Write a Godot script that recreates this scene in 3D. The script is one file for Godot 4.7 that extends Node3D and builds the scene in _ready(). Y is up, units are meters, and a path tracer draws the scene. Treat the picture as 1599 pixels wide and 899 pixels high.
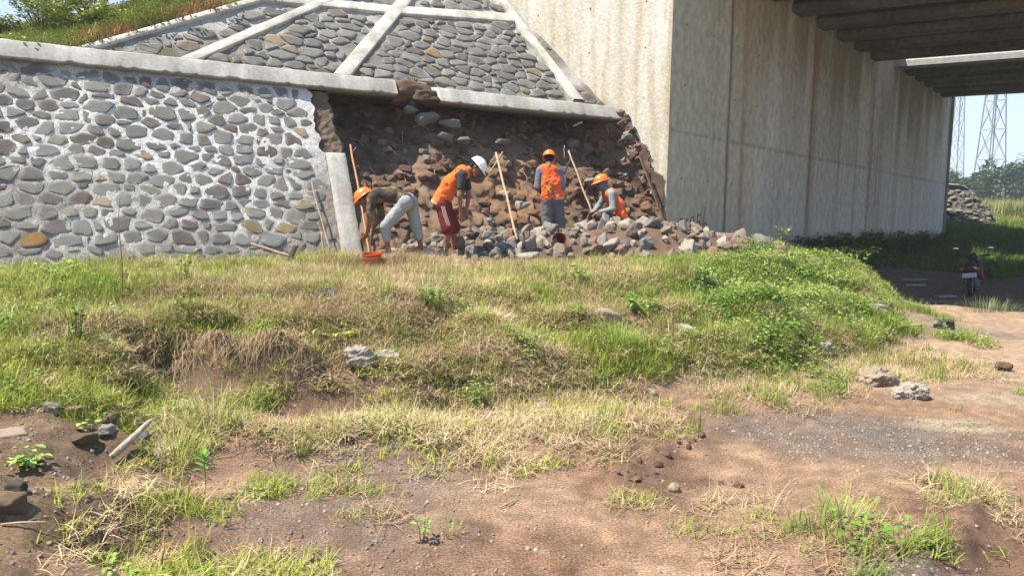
extends Node3D

# ---------------------------------------------------------------- helpers
var rng := RandomNumberGenerator.new()
var used := {}
var nz := FastNoiseLite.new()
var nf := FastNoiseLite.new()
var cellu := FastNoiseLite.new()
var M := {}
var DL := Vector3(0.654, 0, -0.757)     # along the abutment's long face
var NL := Vector3(0.757, 0, 0.654)      # out of that face
var DW := Vector3(-0.876, 0, -0.482)    # along the wing wall and the embankment, away from the corner
var NW := Vector3(-0.482, 0, 0.876)     # out of the wing wall
var CORNER := Vector3(3.093, 0, -15.0)
var WU := Vector3(0.88, 0, -0.475)      # along the stone wall
var WN := Vector3(0.475, 0, 0.88)       # out of it
var WL := Vector3(-7.17, 0, -10.5)
const BATTER := 0.6
const CAPY := 3.678


class MB:
	var v := PackedVector3Array()
	var c := PackedColorArray()
	var t := PackedInt32Array()

	func add(p: Vector3, col: Color) -> int:
		v.append(p)
		c.append(col)
		return v.size() - 1

	func tri(a: int, b: int, d: int) -> void:
		t.append(a)
		t.append(d)
		t.append(b)

	func quad(a: int, b: int, d: int, e: int) -> void:
		tri(a, b, d)
		tri(a, d, e)

	func box(x: Transform3D, s: Vector3, col: Color) -> void:
		var h := s * 0.5
		var k := []
		for z in [-1, 1]:
			for y in [-1, 1]:
				for xx in [-1, 1]:
					k.append(x * Vector3(xx * h.x, y * h.y, z * h.z))
		for q in [[4, 5, 7, 6], [1, 0, 2, 3], [5, 1, 3, 7], [0, 4, 6, 2], [6, 7, 3, 2], [0, 1, 5, 4]]:
			quad(add(k[q[0]], col), add(k[q[1]], col), add(k[q[2]], col), add(k[q[3]], col))

	func bar(a: Vector3, b: Vector3, w: float, h: float, col: Color) -> void:
		var z := (b - a).normalized()
		var up := Vector3.UP if absf(z.y) < 0.95 else Vector3.RIGHT
		var x := up.cross(z).normalized()
		box(Transform3D(Basis(x, z.cross(x), z), (a + b) * 0.5), Vector3(w, h, a.distance_to(b)), col)

	func tube(pts: Array, radii: Array, sides: int, col: Color) -> void:
		var last := -1
		var z0: Vector3 = (pts[1] - pts[0]).normalized()
		var x := (Vector3.UP if absf(z0.y) < 0.9 else Vector3.RIGHT).cross(z0).normalized()
		for i in pts.size():
			var p: Vector3 = pts[i]
			var nx: Vector3 = pts[mini(i + 1, pts.size() - 1)]
			var pv: Vector3 = pts[maxi(i - 1, 0)]
			var z := (nx - pv).normalized()
			x = (x - z * x.dot(z)).normalized()
			var y := z.cross(x)
			var first := v.size()
			for k in sides:
				var a := TAU * k / sides
				add(p + (x * cos(a) + y * sin(a)) * float(radii[i]), col)
			if last >= 0:
				for k in sides:
					var k2 := (k + 1) % sides
					quad(last + k, last + k2, first + k2, first + k)
			else:
				var m0 := add(p, col)
				for k in sides:
					tri(m0, first + (k + 1) % sides, first + k)
			last = first
		var m := add(pts[-1], col)
		for k in sides:
			tri(m, last + k, last + (k + 1) % sides)

	func lathe(x: Transform3D, prof: Array, sides: int, col: Color) -> void:   # prof: [radius, height]
		var last := -1
		for q in prof:
			var first := v.size()
			for k in sides:
				var a := TAU * k / sides
				add(x * Vector3(cos(a) * q[0], q[1], -sin(a) * q[0]), col)
			if last >= 0:
				for k in sides:
					var k2 := (k + 1) % sides
					quad(last + k, last + k2, first + k2, first + k)
			last = first

	func mesh(smooth := true) -> ArrayMesh:
		var a := []
		a.resize(Mesh.ARRAY_MAX)
		var n := PackedVector3Array()
		if smooth:
			n.resize(v.size())
			for i in range(0, t.size(), 3):
				var p := v[t[i]]
				var fn := (v[t[i + 2]] - p).cross(v[t[i + 1]] - p)
				n[t[i]] += fn
				n[t[i + 1]] += fn
				n[t[i + 2]] += fn
			for i in n.size():
				n[i] = n[i].normalized() if n[i].length_squared() > 1e-20 else Vector3.UP
			a[Mesh.ARRAY_VERTEX] = v
			a[Mesh.ARRAY_COLOR] = c
			a[Mesh.ARRAY_INDEX] = t
		else:
			var fv := PackedVector3Array()
			var fc := PackedColorArray()
			for i in range(0, t.size(), 3):
				var p := v[t[i]]
				var fn := (v[t[i + 2]] - p).cross(v[t[i + 1]] - p).normalized()
				for k in 3:
					fv.append(v[t[i + k]])
					fc.append(c[t[i + k]])
					n.append(fn)
			a[Mesh.ARRAY_VERTEX] = fv
			a[Mesh.ARRAY_COLOR] = fc
		a[Mesh.ARRAY_NORMAL] = n
		var m := ArrayMesh.new()
		m.add_surface_from_arrays(Mesh.PRIMITIVE_TRIANGLES, a)
		return m


class Blob:   # a field of tapered capsules and ellipsoids joined by a smooth minimum, meshed as surface nets
	var o: Vector3
	var cs: float
	var nx: int
	var ny: int
	var nzz: int
	var f := PackedFloat32Array()

	func _init(lo: Vector3, hi: Vector3, cell: float) -> void:
		o = lo
		cs = cell
		nx = int(ceil((hi.x - lo.x) / cell)) + 1
		ny = int(ceil((hi.y - lo.y) / cell)) + 1
		nzz = int(ceil((hi.z - lo.z) / cell)) + 1
		f.resize(nx * ny * nzz)
		f.fill(0.5)

	func bone(a: Vector3, b: Vector3, ra: float, rb: float, k := 0.03) -> void:
		var r := maxf(ra, rb) + k + cs * 2.0
		var lo := a.min(b) - Vector3(r, r, r)
		var hi := a.max(b) + Vector3(r, r, r)
		var ab := b - a
		var il := 1.0 / maxf(ab.length_squared(), 1e-9)
		var x0 := clampi(int((lo.x - o.x) / cs), 0, nx - 1)
		var x1 := clampi(int((hi.x - o.x) / cs) + 1, 0, nx - 1)
		var y0 := clampi(int((lo.y - o.y) / cs), 0, ny - 1)
		var y1 := clampi(int((hi.y - o.y) / cs) + 1, 0, ny - 1)
		var z0 := clampi(int((lo.z - o.z) / cs), 0, nzz - 1)
		var z1 := clampi(int((hi.z - o.z) / cs) + 1, 0, nzz - 1)
		for z in range(z0, z1 + 1):
			for y in range(y0, y1 + 1):
				var row := (z * ny + y) * nx
				for x in range(x0, x1 + 1):
					var p := o + Vector3(x, y, z) * cs - a
					var tt := clampf(p.dot(ab) * il, 0.0, 1.0)
					var d := (p - ab * tt).length() - (ra + (rb - ra) * tt)
					var e := f[row + x]
					var h := maxf(k - absf(d - e), 0.0) / k
					f[row + x] = minf(d, e) - h * h * k * 0.25

	func ell(cn: Vector3, bs: Basis, rad: Vector3, k := 0.02) -> void:
		var rm := maxf(rad.x, maxf(rad.y, rad.z))
		var r := rm + k + cs * 2.0
		var small := minf(rad.x, minf(rad.y, rad.z))
		var ib := bs.transposed()
		var lo := cn - Vector3(r, r, r)
		var hi := cn + Vector3(r, r, r)
		for z in range(clampi(int((lo.z - o.z) / cs), 0, nzz - 1), clampi(int((hi.z - o.z) / cs) + 1, 0, nzz - 1) + 1):
			for y in range(clampi(int((lo.y - o.y) / cs), 0, ny - 1), clampi(int((hi.y - o.y) / cs) + 1, 0, ny - 1) + 1):
				var row := (z * ny + y) * nx
				for x in range(clampi(int((lo.x - o.x) / cs), 0, nx - 1), clampi(int((hi.x - o.x) / cs) + 1, 0, nx - 1) + 1):
					var p := ib * (o + Vector3(x, y, z) * cs - cn)
					var q := (p / rad).length()
					var g := (p / (rad * rad)).length()
					var d := q * (q - 1.0) / g if g > 1e-6 else -small
					var e := f[row + x]
					var h := maxf(k - absf(d - e), 0.0) / k
					f[row + x] = minf(d, e) - h * h * k * 0.25

	func into(mb: MB, col: Color) -> void:
		var ids := {}
		var sx := 1
		var sy := nx
		var sz := nx * ny
		for z in nzz - 1:
			for y in ny - 1:
				for x in nx - 1:
					var i := (z * ny + y) * nx + x
					var inside := 0
					var e: Array[float] = [f[i], f[i + sx], f[i + sy], f[i + sx + sy], f[i + sz], f[i + sx + sz], f[i + sy + sz], f[i + sx + sy + sz]]
					for q in e:
						if q < 0.0:
							inside += 1
					if inside == 0 or inside == 8:
						continue
					var sum := Vector3.ZERO
					var cnt := 0
					for pr in [[0, 1], [2, 3], [4, 5], [6, 7], [0, 2], [1, 3], [4, 6], [5, 7], [0, 4], [1, 5], [2, 6], [3, 7]]:
						var a: float = e[pr[0]]
						var b: float = e[pr[1]]
						if (a < 0.0) != (b < 0.0):
							var t := a / (a - b)
							var pa := Vector3(pr[0] & 1, (pr[0] >> 1) & 1, pr[0] >> 2)
							var pb := Vector3(pr[1] & 1, (pr[1] >> 1) & 1, pr[1] >> 2)
							sum += pa.lerp(pb, t)
							cnt += 1
					ids[i] = mb.add(o + (Vector3(x, y, z) + sum / cnt) * cs, col)
		for i in ids:
			var z: int = i / sz
			var y: int = (i % sz) / nx
			var x: int = i % nx
			var a := f[i] < 0.0
			if y > 0 and z > 0 and x < nx - 1 and a != (f[i + sx] < 0.0):
				face(mb, ids, i, i - sy, i - sy - sz, i - sz, a)
			if x > 0 and z > 0 and y < ny - 1 and a != (f[i + sy] < 0.0):
				face(mb, ids, i, i - sz, i - sz - sx, i - sx, a)
			if x > 0 and y > 0 and z < nzz - 1 and a != (f[i + sz] < 0.0):
				face(mb, ids, i, i - sx, i - sx - sy, i - sy, a)

	func face(mb: MB, ids: Dictionary, a: int, b: int, c: int, d: int, way: bool) -> void:
		if not (ids.has(a) and ids.has(b) and ids.has(c) and ids.has(d)):
			return
		if way:
			mb.quad(ids[a], ids[b], ids[c], ids[d])
		else:
			mb.quad(ids[a], ids[d], ids[c], ids[b])


func R(a: float, b: float) -> float:
	return rng.randf_range(a, b)


func W(x: float, y: float, depth: float) -> Vector3:
	return Vector3(x, y, -depth)


func wall_at(s: float, y: float, d: float) -> Vector3:   # along the stone wall, height, out from its top line
	return WL + WU * s + WN * d + Vector3(0, y, 0)


func numbered(called: String) -> String:
	var n: int = used.get(called, 0)
	used[called] = n + 1
	return called if n == 0 else "%s_%03d" % [called, n]


func tag(o: Node, label: String, category: String, group := "") -> void:
	o.set_meta("label", label)
	o.set_meta("category", category)
	if group != "":
		o.set_meta("group", group)


func thing(called: String, label: String, category: String, at := Vector3.ZERO, group := "") -> Node3D:
	var o := Node3D.new()
	o.name = numbered(called)
	o.position = at
	add_child(o)
	tag(o, label, category, group)
	return o


func part(called: String, m: Mesh, mt: Material, parent: Node, x := Transform3D.IDENTITY) -> MeshInstance3D:
	var o := MeshInstance3D.new()
	o.name = called
	o.mesh = m
	o.material_override = mt
	o.transform = x
	parent.add_child(o, true)
	return o


func solo(called: String, m: Mesh, mt: Material, x: Transform3D, label: String, category: String, group := "") -> MeshInstance3D:
	var o := MeshInstance3D.new()
	o.name = numbered(called)
	o.mesh = m
	o.material_override = mt
	o.transform = x
	add_child(o)
	tag(o, label, category, group)
	return o


func structure(called: String, m: Mesh, mt: Material) -> MeshInstance3D:
	var o := MeshInstance3D.new()
	o.name = numbered(called)
	o.mesh = m
	o.material_override = mt
	o.set_meta("kind", "structure")
	add_child(o)
	return o


func copy(src: Node3D, x: Transform3D, label: String, group := "") -> Node3D:
	var o := src.duplicate()
	o.name = numbered(String(src.name).rstrip("0123456789").rstrip("_"))
	add_child(o)
	o.transform = x
	o.set_meta("label", label)
	if group != "":
		o.set_meta("group", group)
	return o


func scatter(called: String, m: Mesh, mt: Material, xs: Array, cs: Array, label: String, category: String, parent: Node = null) -> void:
	var mm := MultiMesh.new()
	mm.transform_format = MultiMesh.TRANSFORM_3D
	mm.use_colors = true
	mm.mesh = m
	mm.instance_count = xs.size()
	for i in xs.size():
		mm.set_instance_transform(i, xs[i])
		mm.set_instance_color(i, cs[i])
	var o := MultiMeshInstance3D.new()
	o.name = called if parent else numbered(called)
	o.multimesh = mm
	o.material_override = mt
	o.set_meta("kind", "stuff")
	if parent:
		parent.add_child(o, true)
	else:
		add_child(o)
		tag(o, label, category)


func noise_tex(freq: float, lo: float, hi: float, sd: int, oct := 4, size := 512, kind := FastNoiseLite.TYPE_SIMPLEX_SMOOTH) -> NoiseTexture2D:
	var n := FastNoiseLite.new()
	n.noise_type = kind
	n.seed = sd
	n.frequency = freq
	n.fractal_octaves = oct
	n.fractal_type = FastNoiseLite.FRACTAL_FBM
	var g := Gradient.new()
	g.set_color(0, Color(lo, lo, lo))
	g.set_color(1, Color(hi, hi, hi))
	g.set_offset(0, 0.15)
	g.set_offset(1, 0.85)
	var t := NoiseTexture2D.new()
	t.width = size
	t.height = size
	t.seamless = true
	t.noise = n
	t.color_ramp = g
	return t


func noise_bump(freq: float, strength: float, sd: int, oct := 5) -> NoiseTexture2D:
	var n := FastNoiseLite.new()
	n.seed = sd
	n.frequency = freq
	n.fractal_octaves = oct
	var t := NoiseTexture2D.new()
	t.width = 512
	t.height = 512
	t.seamless = true
	t.as_normal_map = true
	t.bump_strength = strength
	t.noise = n
	return t


# a surface whose base colour comes from its vertices, broken up by a fine and a normal pattern
func skin_of(called: String, rough: float, tex: Texture2D, bump: Texture2D, scale: Vector3, bump_amount := 1.0, world := false, col := Color.WHITE) -> StandardMaterial3D:
	var m := StandardMaterial3D.new()
	m.resource_name = called
	m.vertex_color_use_as_albedo = true
	m.albedo_color = col
	m.roughness = rough
	m.metallic_specular = 0.3
	m.uv1_triplanar = true
	m.uv1_world_triplanar = world
	m.uv1_scale = scale
	if tex:
		m.albedo_texture = tex
	if bump:
		m.normal_enabled = true
		m.normal_texture = bump
		m.normal_scale = bump_amount
	return m


func leafy(called: String, back: float) -> StandardMaterial3D:
	var m := StandardMaterial3D.new()
	m.resource_name = called
	m.vertex_color_use_as_albedo = true
	m.roughness = 0.6
	m.metallic_specular = 0.25
	m.cull_mode = BaseMaterial3D.CULL_DISABLED
	m.backlight_enabled = true
	m.backlight = Color(back, back, back)
	return m


func paint(called: String, col: Color, rough := 0.6, metal := 0.0) -> StandardMaterial3D:   # col is linear
	var m := StandardMaterial3D.new()
	m.resource_name = called
	m.albedo_color = col.linear_to_srgb()
	m.roughness = rough
	m.metallic = metal
	return m


func sm(a: float, b: float, x: float) -> float:
	return smoothstep(a, b, x)


func pick(table: Array, x: float) -> float:   # piecewise linear [x, y] pairs
	if x <= table[0][0]:
		return table[0][1]
	for i in range(1, table.size()):
		if x <= table[i][0]:
			return remap(x, table[i - 1][0], table[i][0], table[i - 1][1], table[i][1])
	return table[-1][1]


func g3(r: float, g: float, b: float) -> Color:
	return Color(r, g, b)


func var_col(c: Color, amount: float) -> Color:
	var k := 1.0 + R(-amount, amount)
	return Color(c.r * k * (1.0 + R(-0.04, 0.04)), c.g * k, c.b * k * (1.0 + R(-0.06, 0.06)))


# ---------------------------------------------------------------- the lie of the land
var CTRL := [-5.17,7.41,0.87,-4.22,7.44,0.87,-3.2,7.35,0.86,-2.25,7.39,0.84,-1.25,7.19,0.82,-0.34,7.88,0.82,0.8,9.18,0.86,1.74,10.02,0.92,2.85,10.92,0.95,4.01,12.16,0.95,4.66,12.47,0.95,5.39,12.61,0.7,5.88,12.48,0.5,6.59,12.51,0.1,
	-4.08,5.83,0.72,-3.37,5.92,0.72,-2.74,6.26,0.72,-2,6.53,0.70,-1.15,6.57,0.67,-0.29,6.68,0.66,0.65,7.31,0.66,1.76,8.02,0.66,2.89,8.69,0.66,4.17,9.91,0.5,-3.61,5.13,0.62,-3.04,5.32,0.62,-2.35,5.84,0.68,-2.4,5.93,0.22,
	-2.71,5.6,0.3,-1.9,6.01,0.22,-1.85,5.87,0.62,-1.23,5.88,0.55,-1.33,5.82,0.22,-0.94,6,0.4,-0.55,6.36,0.42,0.31,6.71,0.4,0.95,7.12,0.4,2.02,7.61,0.4,2.76,7.81,0.38,3.92,8.9,0.3,-3.2,4.53,0.45,-2.81,4.68,0.42,-2.5,5.04,0.2,
	-2.21,5.33,0.08,-1.65,5.36,0.03,-1.14,5.44,0.04,-0.47,5.5,0.06,0.27,5.73,0.06,1.06,5.85,0.04,1.71,6.39,0.05,2.46,6.89,0.03,3.36,7.58,0.02,4.34,8.45,0,6.05,11.09,0,-2.73,4.16,0.36,-2.48,4.31,0.3,-2.32,3.24,0.33,
	-2.11,3.39,0.28,-2.06,3.86,0.1,-2.29,4.6,0.07,-1.91,2.64,0.22,-1.67,2.73,0.18,-1.56,3.05,0.02,-1.73,4.14,0,-1.3,4.18,-0.01,-0.74,4.23,-0.02,-0.17,4.26,-0.02,0.41,4.28,-0.02,0.99,4.33,-0.03,1.58,4.33,-0.02,2.14,4.3,0,
	2.74,4.33,0,3.14,4.35,0,-1.11,3.1,0,-0.55,3.14,-0.01,0.02,3.18,-0.02,0.61,3.21,-0.03,1.17,3.17,0,1.73,3.45,0.03,2.21,3.47,0.06,2.26,3.25,-0.02,2.66,3.65,-0.05,1.45,5.37,-0.02,2.17,5.37,-0.01,3.18,5.92,0,4.21,5.91,0.02,
	4.47,7.76,0,5.54,7.84,0,6.6,10.72,-0.03,7.84,11.15,-0.08,7.68,13.47,-0.1,10.82,15.45,-0.22,-8,9,0.9,-6.4,9.2,0.88,-5,9.7,0.87,-3.7,10.4,0.87,-2.6,11.1,0.95,-1.9,10.9,0.97,-1.8,9.6,0.80,-0.3,10.2,0.82,0.9,11,0.86,-1,11.6,1.0,-1,13,1.15,
	0.7,12.4,1.0,0.7,14,1.2,2.4,13.2,1.08,2.4,14.6,1.2,3.1,14.3,1.15,4.2,15.3,1.05,4.6,14,1.0,5.8,16.8,0.85,7.3,19.2,0.65,5.6,14.2,0.85,6.2,15.5,0.6,9,21.5,0.3,8,18,0.1,12,25,0.25,16,29,0.4,19.5,33,0.75,9,16,-0.2,11.3,18,-0.23,
	14,17,-0.25,13,21,-0.2,18,21,-0.22,16,25,-0.1,20,27,0.1,23,32,0.8,26,36,1.2,22,38,1.35,30,40,1.5,30,30,0.9,24,25,-0.05,30,45,1.6,20,50,1.6,12,12,-0.2,18,13,-0.25,24,16,-0.3,8,8,-0.02,12,7,-0.05,6,3,0,-10,7,0.85,-8,5,0.6,
	-6,3.5,0.35,-10,10,0.9,0,1.5,0,-3,1.5,0.1,3,1.5,0,5,1.5,0,60,55,1.6,-20,50,1.0]
var lat := PackedFloat32Array()
const LZ := 96
const LX := 74
var BARE := [[-2.33,5.74,0.62,0.3,0.95],[-1.40,5.62,0.40,0.40,0.8],[1.25,8.4,0.3,0.5,0.6]]
var PATCH := [[-2.07,4.75,0.17,0.8,1.0,0],[-1.85,3.43,0.2,0.4,0.3,1],[-1.25,3.02,0.55,0.26,0.55,0],[-0.20,5.05,1.0,0.7,0.3,1],[0.27,5.79,0.76,0.6,0.75,1],[0.87,5.71,0.45,0.6,0.6,1],[1.34,3.67,0.41,0.5,0.14,1],[1.95,3.65,0.4,0.5,0.10,0],
	[2.68,4.18,0.29,0.36,0.2,1],[4.43,8.15,0.8,0.9,0.4,1],[2.23,6.95,0.55,0.9,0.55,1],[8.5,13.6,1.2,0.6,0.45,0],[-1.07,4.19,0.48,0.3,0.14,0],[0.7,4.1,0.17,0.19,0.35,0],[3.4,7.5,0.7,0.5,0.5,1]]
var GRAVEL := [[2.62,5.21,0.95,0.7,1.0],[-0.87,4.09,0.8,0.85,0.55],[6.49,10.86,1.2,1.0,0.7],[1.89,3.15,0.32,0.2,1.0],[4.9,9.6,0.7,0.7,0.5]]
var SANDY := [[3.49,5.65,0.34,0.22,1.0],[4.42,6.44,0.5,0.3,0.7],[5.6,7.3,1.0,0.5,0.3]]
var DAMP := [[0.97,4.6,0.33,0.45,1.0],[2.45,3.4,0.42,0.45,0.9],[-0.1,3.4,0.5,0.3,0.4]]


func lattice() -> void:
	lat.resize(LZ * LX)
	var n := CTRL.size() / 3
	var cu := PackedFloat32Array()
	var cv := PackedFloat32Array()
	var ch := PackedFloat32Array()
	for i in n:
		var z := maxf(CTRL[i * 3 + 1], 1.0)
		cu.append(log(z))
		cv.append(clampf(CTRL[i * 3] / z, -1.8, 2.2))
		ch.append(CTRL[i * 3 + 2])
	for a in LZ:
		for b in LX:
			var u := a * 0.045
			var w := -1.2 + b * 0.04
			var sw := 0.0
			var sh := 0.0
			for i in n:
				var du := u - cu[i]
				var dv := w - cv[i]
				var q := du * du + dv * dv + 0.0006
				var wt := 1.0 / (q * q)
				sw += wt
				sh += wt * ch[i]
			lat[a * LX + b] = sh / sw


func H(x: float, z: float) -> float:   # z is the depth; cubic through the lattice
	var u := clampf(log(maxf(z, 1.03)) / 0.045, 1.0, LZ - 2.01)
	var w := clampf((x / maxf(z, 1.03) + 1.2) / 0.04, 1.0, LX - 2.01)
	var i := int(u)
	var j := int(w)
	var fu := u - i
	var fw := w - j
	var r := [0.0, 0.0, 0.0, 0.0]
	for k in 4:
		var o := (i - 1 + k) * LX + j - 1
		r[k] = cubic_interpolate(lat[o + 1], lat[o + 2], lat[o], lat[o + 3], fw)
	return cubic_interpolate(r[1], r[2], r[0], r[3], fu)


func wall_sd(x: float, z: float) -> Vector2:   # (along, out from) the stone wall's top line
	return Vector2((x + 7.17) * 0.88 + (z - 10.5) * 0.475, (x + 7.17) * 0.475 - (z - 10.5) * 0.88)


func heap(x: float, z: float) -> float:   # the rubble heap's bulge
	var q := wall_sd(x, z)
	if q.x < 4.6 or q.x > 13.0 or q.y < 0.0 or q.y > 4.6:
		return 0.0
	var front := 2.35 + (q.x - 5.3) * 0.28
	var back := 1.3 + (q.x - 5.3) * 0.10
	var hh := pick([[4.6, 0.0], [5.4, 0.10], [7.0, 0.22], [9.0, 0.36], [10.2, 0.34], [11.2, 0.20], [12.0, 0.08], [12.5, 0.0]], q.x)
	return hh * sm(front + 0.1, front - 0.9, q.y) * sm(back - 0.5, back + 0.3, q.y)


func ell_mask(list: Array, x: float, z: float, wob: float) -> float:
	var m := 0.0
	for e in list:
		var dx: float = (x - e[0]) / e[2]
		var dz: float = (z - e[1]) / e[3]
		var q := sqrt(dx * dx + dz * dz) + wob
		if q < 1.35:
			m = maxf(m, float(e[4]) * sm(1.35, 0.55, q))
	return m


func mound(x: float, z: float, h: float) -> float:   # where the grown-over bank is, 0..1
	if z > 17.0:
		return 0.0
	return sm(0.06, 0.22, h + nz.get_noise_2d(x * 90.0, z * 90.0) * 0.12) * sm(16.6, 14.4, z + maxf(0.0, x - 7.0) * 0.5)


func dirtpile(x: float, z: float) -> float:   # reddish spoil at the lower left
	return sm(-1.35, -1.9, x + (z - 3.4) * 0.33 + nz.get_noise_2d(x * 120.0, z * 120.0) * 0.2) * sm(4.7, 4.3, z - (x + 2.4) * 0.3)


func ground_y(x: float, z: float) -> float:
	var h := H(x, z) + heap(x, z)
	if z > 40.0:
		return h
	var rough := 1.0 + dirtpile(x, z) * 1.6 + sm(0.1, 0.3, h) * 0.8
	if z > 20.0:
		return h + nz.get_noise_2d(x * 40.0, z * 40.0) * 0.06
	h += nz.get_noise_2d(x * 70.0, z * 70.0) * 0.022 * rough
	h += nz.get_noise_2d(x * 300.0 + 50.0, z * 300.0) * 0.011 * rough
	h += nz.get_noise_2d(x * 160.0 + 900.0, z * 160.0) * 0.025 * sm(0.1, 0.35, h) * sm(13.0, 10.0, z)
	if z < 9.0:
		h += nz.get_noise_2d(x * 700.0, z * 700.0 + 70.0) * 0.004 * rough
		# the eroded scarp in the bank
		var sw := z + nz.get_noise_2d(x * 160.0, z * 60.0) * 0.22
		h += exp(-pow((x + 2.3) / 0.72, 4.0)) * (sm(5.68, 5.9, sw) - 0.5) * 0.22 * exp(-pow((sw - 5.79) / 0.5, 2.0))
		var cl := cellu.get_noise_2d(x * 300.0, z * 300.0)
		h += maxf(0.0, -cl - 0.25) * 0.03 * (dirtpile(x, z) * 1.3 + ell_mask(BARE, x, z, 0.0) * 1.5 + 0.12)
		# wheel ruts with crumbled edges at the right
		for rt in [[0.65, 4.45, 1.75, 5.65, 0.055], [1.0, 3.9, 2.0, 4.6, -0.02], [1.75, 3.1, 2.75, 4.1, 0.06], [1.95, 3.0, 3.0, 4.05, -0.04]]:
			var a := Vector2(rt[0], rt[1])
			var b := Vector2(rt[2], rt[3])
			var p := Vector2(x, z)
			var t := clampf((p - a).dot(b - a) / (b - a).length_squared(), 0.0, 1.0)
			var dd := (p - a - (b - a) * t).length() + nz.get_noise_2d(x * 260.0, z * 260.0) * 0.07
			h += float(rt[4]) * exp(-dd * dd / 0.006) * (0.6 + 0.8 * nz.get_noise_2d(x * 400.0, z * 400.0))
	return h


func veg(x: float, z: float) -> Vector3:   # (green, dry, leafy) cover
	var h := H(x, z)
	var wob := nz.get_noise_2d(x * 110.0 + 9.0, z * 110.0) * 0.45
	var m := mound(x, z, h) * (1.0 - dirtpile(x, z))
	var q := wall_sd(x, z)
	if q.x > 4.4:
		m *= sm(2.5, 3.0, q.y - (minf(q.x, 10.0) - 5.3) * 0.28 + maxf(0.0, q.x - 10.0) * 0.7 + wob * 0.4)
	else:
		m *= sm(1.62, 1.8, q.y)
	m *= 1.0 - ell_mask(BARE, x, z, wob * 0.5)
	var n1 := nz.get_noise_2d(x * 45.0, z * 45.0 + 31.0)
	var n2 := nz.get_noise_2d(x * 140.0 + 77.0, z * 140.0)
	var px := x / z
	var dryness := clampf(0.38 + 0.40 * sm(-0.42, -0.22, px) * sm(0.16, 0.0, px) - 0.3 * sm(0.1, 0.3, px) - 0.2 * sm(-0.3, -0.6, px) + n1 * 0.9 + n2 * 0.35, 0.05, 0.97)
	var g := m * (1.0 - dryness)
	var d := m * dryness
	for e in PATCH:
		var dx: float = (x - e[0]) / e[2]
		var dz: float = (z - e[1]) / e[3]
		var w := sqrt(dx * dx + dz * dz) + wob * 0.7
		if w < 1.3:
			var k := float(e[4]) * sm(1.3, 0.4, w) * (0.65 + 0.7 * n2)
			if e[5] == 0:
				g = maxf(g, k)
				d = maxf(d, k * 0.35)
			else:
				d = maxf(d, k * 0.8)
				g = maxf(g, k * 0.35)
	var leaf := m * (0.10 + 0.42 * sm(0.18, 0.36, px) * sm(0.3, 0.7, h) + 0.45 * sm(-0.42, -0.52, px) * sm(0.85, 1.0, h) + 0.35 * sm(0.15, 0.45, n2))
	return Vector3(g, d, leaf)


func ground_colour(x: float, z: float, h: float) -> Color:
	var n := nz.get_noise_2d(x * 60.0 + 11.0, z * 60.0)
	var n2 := nz.get_noise_2d(x * 330.0, z * 330.0 + 5.0)
	var n3 := nz.get_noise_2d(x * 700.0, z * 700.0)
	var c := g3(0.33, 0.200, 0.128).lerp(g3(0.41, 0.272, 0.18), clampf(0.5 + n * 1.4, 0, 1))
	c = c.lerp(g3(0.48, 0.345, 0.245), sm(5.6, 9.0, z) * 0.75)
	var wob := n * 0.6 + n2 * 0.35
	c = c.lerp(g3(0.175, 0.16, 0.146), ell_mask(GRAVEL, x, z, wob) * clampf(0.85 + n2 * 0.9 + n3 * 0.7, 0, 1))
	c = c.lerp(g3(0.50, 0.42, 0.31), ell_mask(SANDY, x, z, wob) * 0.75)
	c = c.lerp(g3(0.20, 0.12, 0.082), ell_mask(DAMP, x, z, wob) * 0.8)
	c = c.lerp(g3(0.235, 0.142, 0.095), dirtpile(x, z) * 0.85)
	c = c.lerp(g3(0.15, 0.095, 0.064), ell_mask(BARE, x, z, n2 * 0.5) * 0.95)
	var m := mound(x, z, h)
	c = c.lerp(g3(0.24, 0.165, 0.105), m * 0.8)
	var q := wall_sd(x, z)
	if q.x > 3.5 and q.y < 4.6 and z > 9.0 and q.x < 13.5:
		c = c.lerp(g3(0.20, 0.135, 0.095), sm(3.6, 2.6, q.y - (minf(q.x, 10.0) - 5.3) * 0.28 + maxf(0.0, q.x - 11.0) * 0.8))
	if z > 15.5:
		c = c.lerp(g3(0.21, 0.148, 0.106), sm(15.0, 16.5, z + n * 3.0))  # shade under the decks painted into the soil as a darker brown
	var far := sm(23.0, 25.0, z + n * 2.0)
	c = c.lerp(g3(0.10, 0.13, 0.04), far)
	var k := 0.98 + 0.16 * sm(5.5, 8.0, z) + n2 * 0.36 + n3 * 0.2
	return Color(c.r * k, c.g * k, c.b * k)


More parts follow.
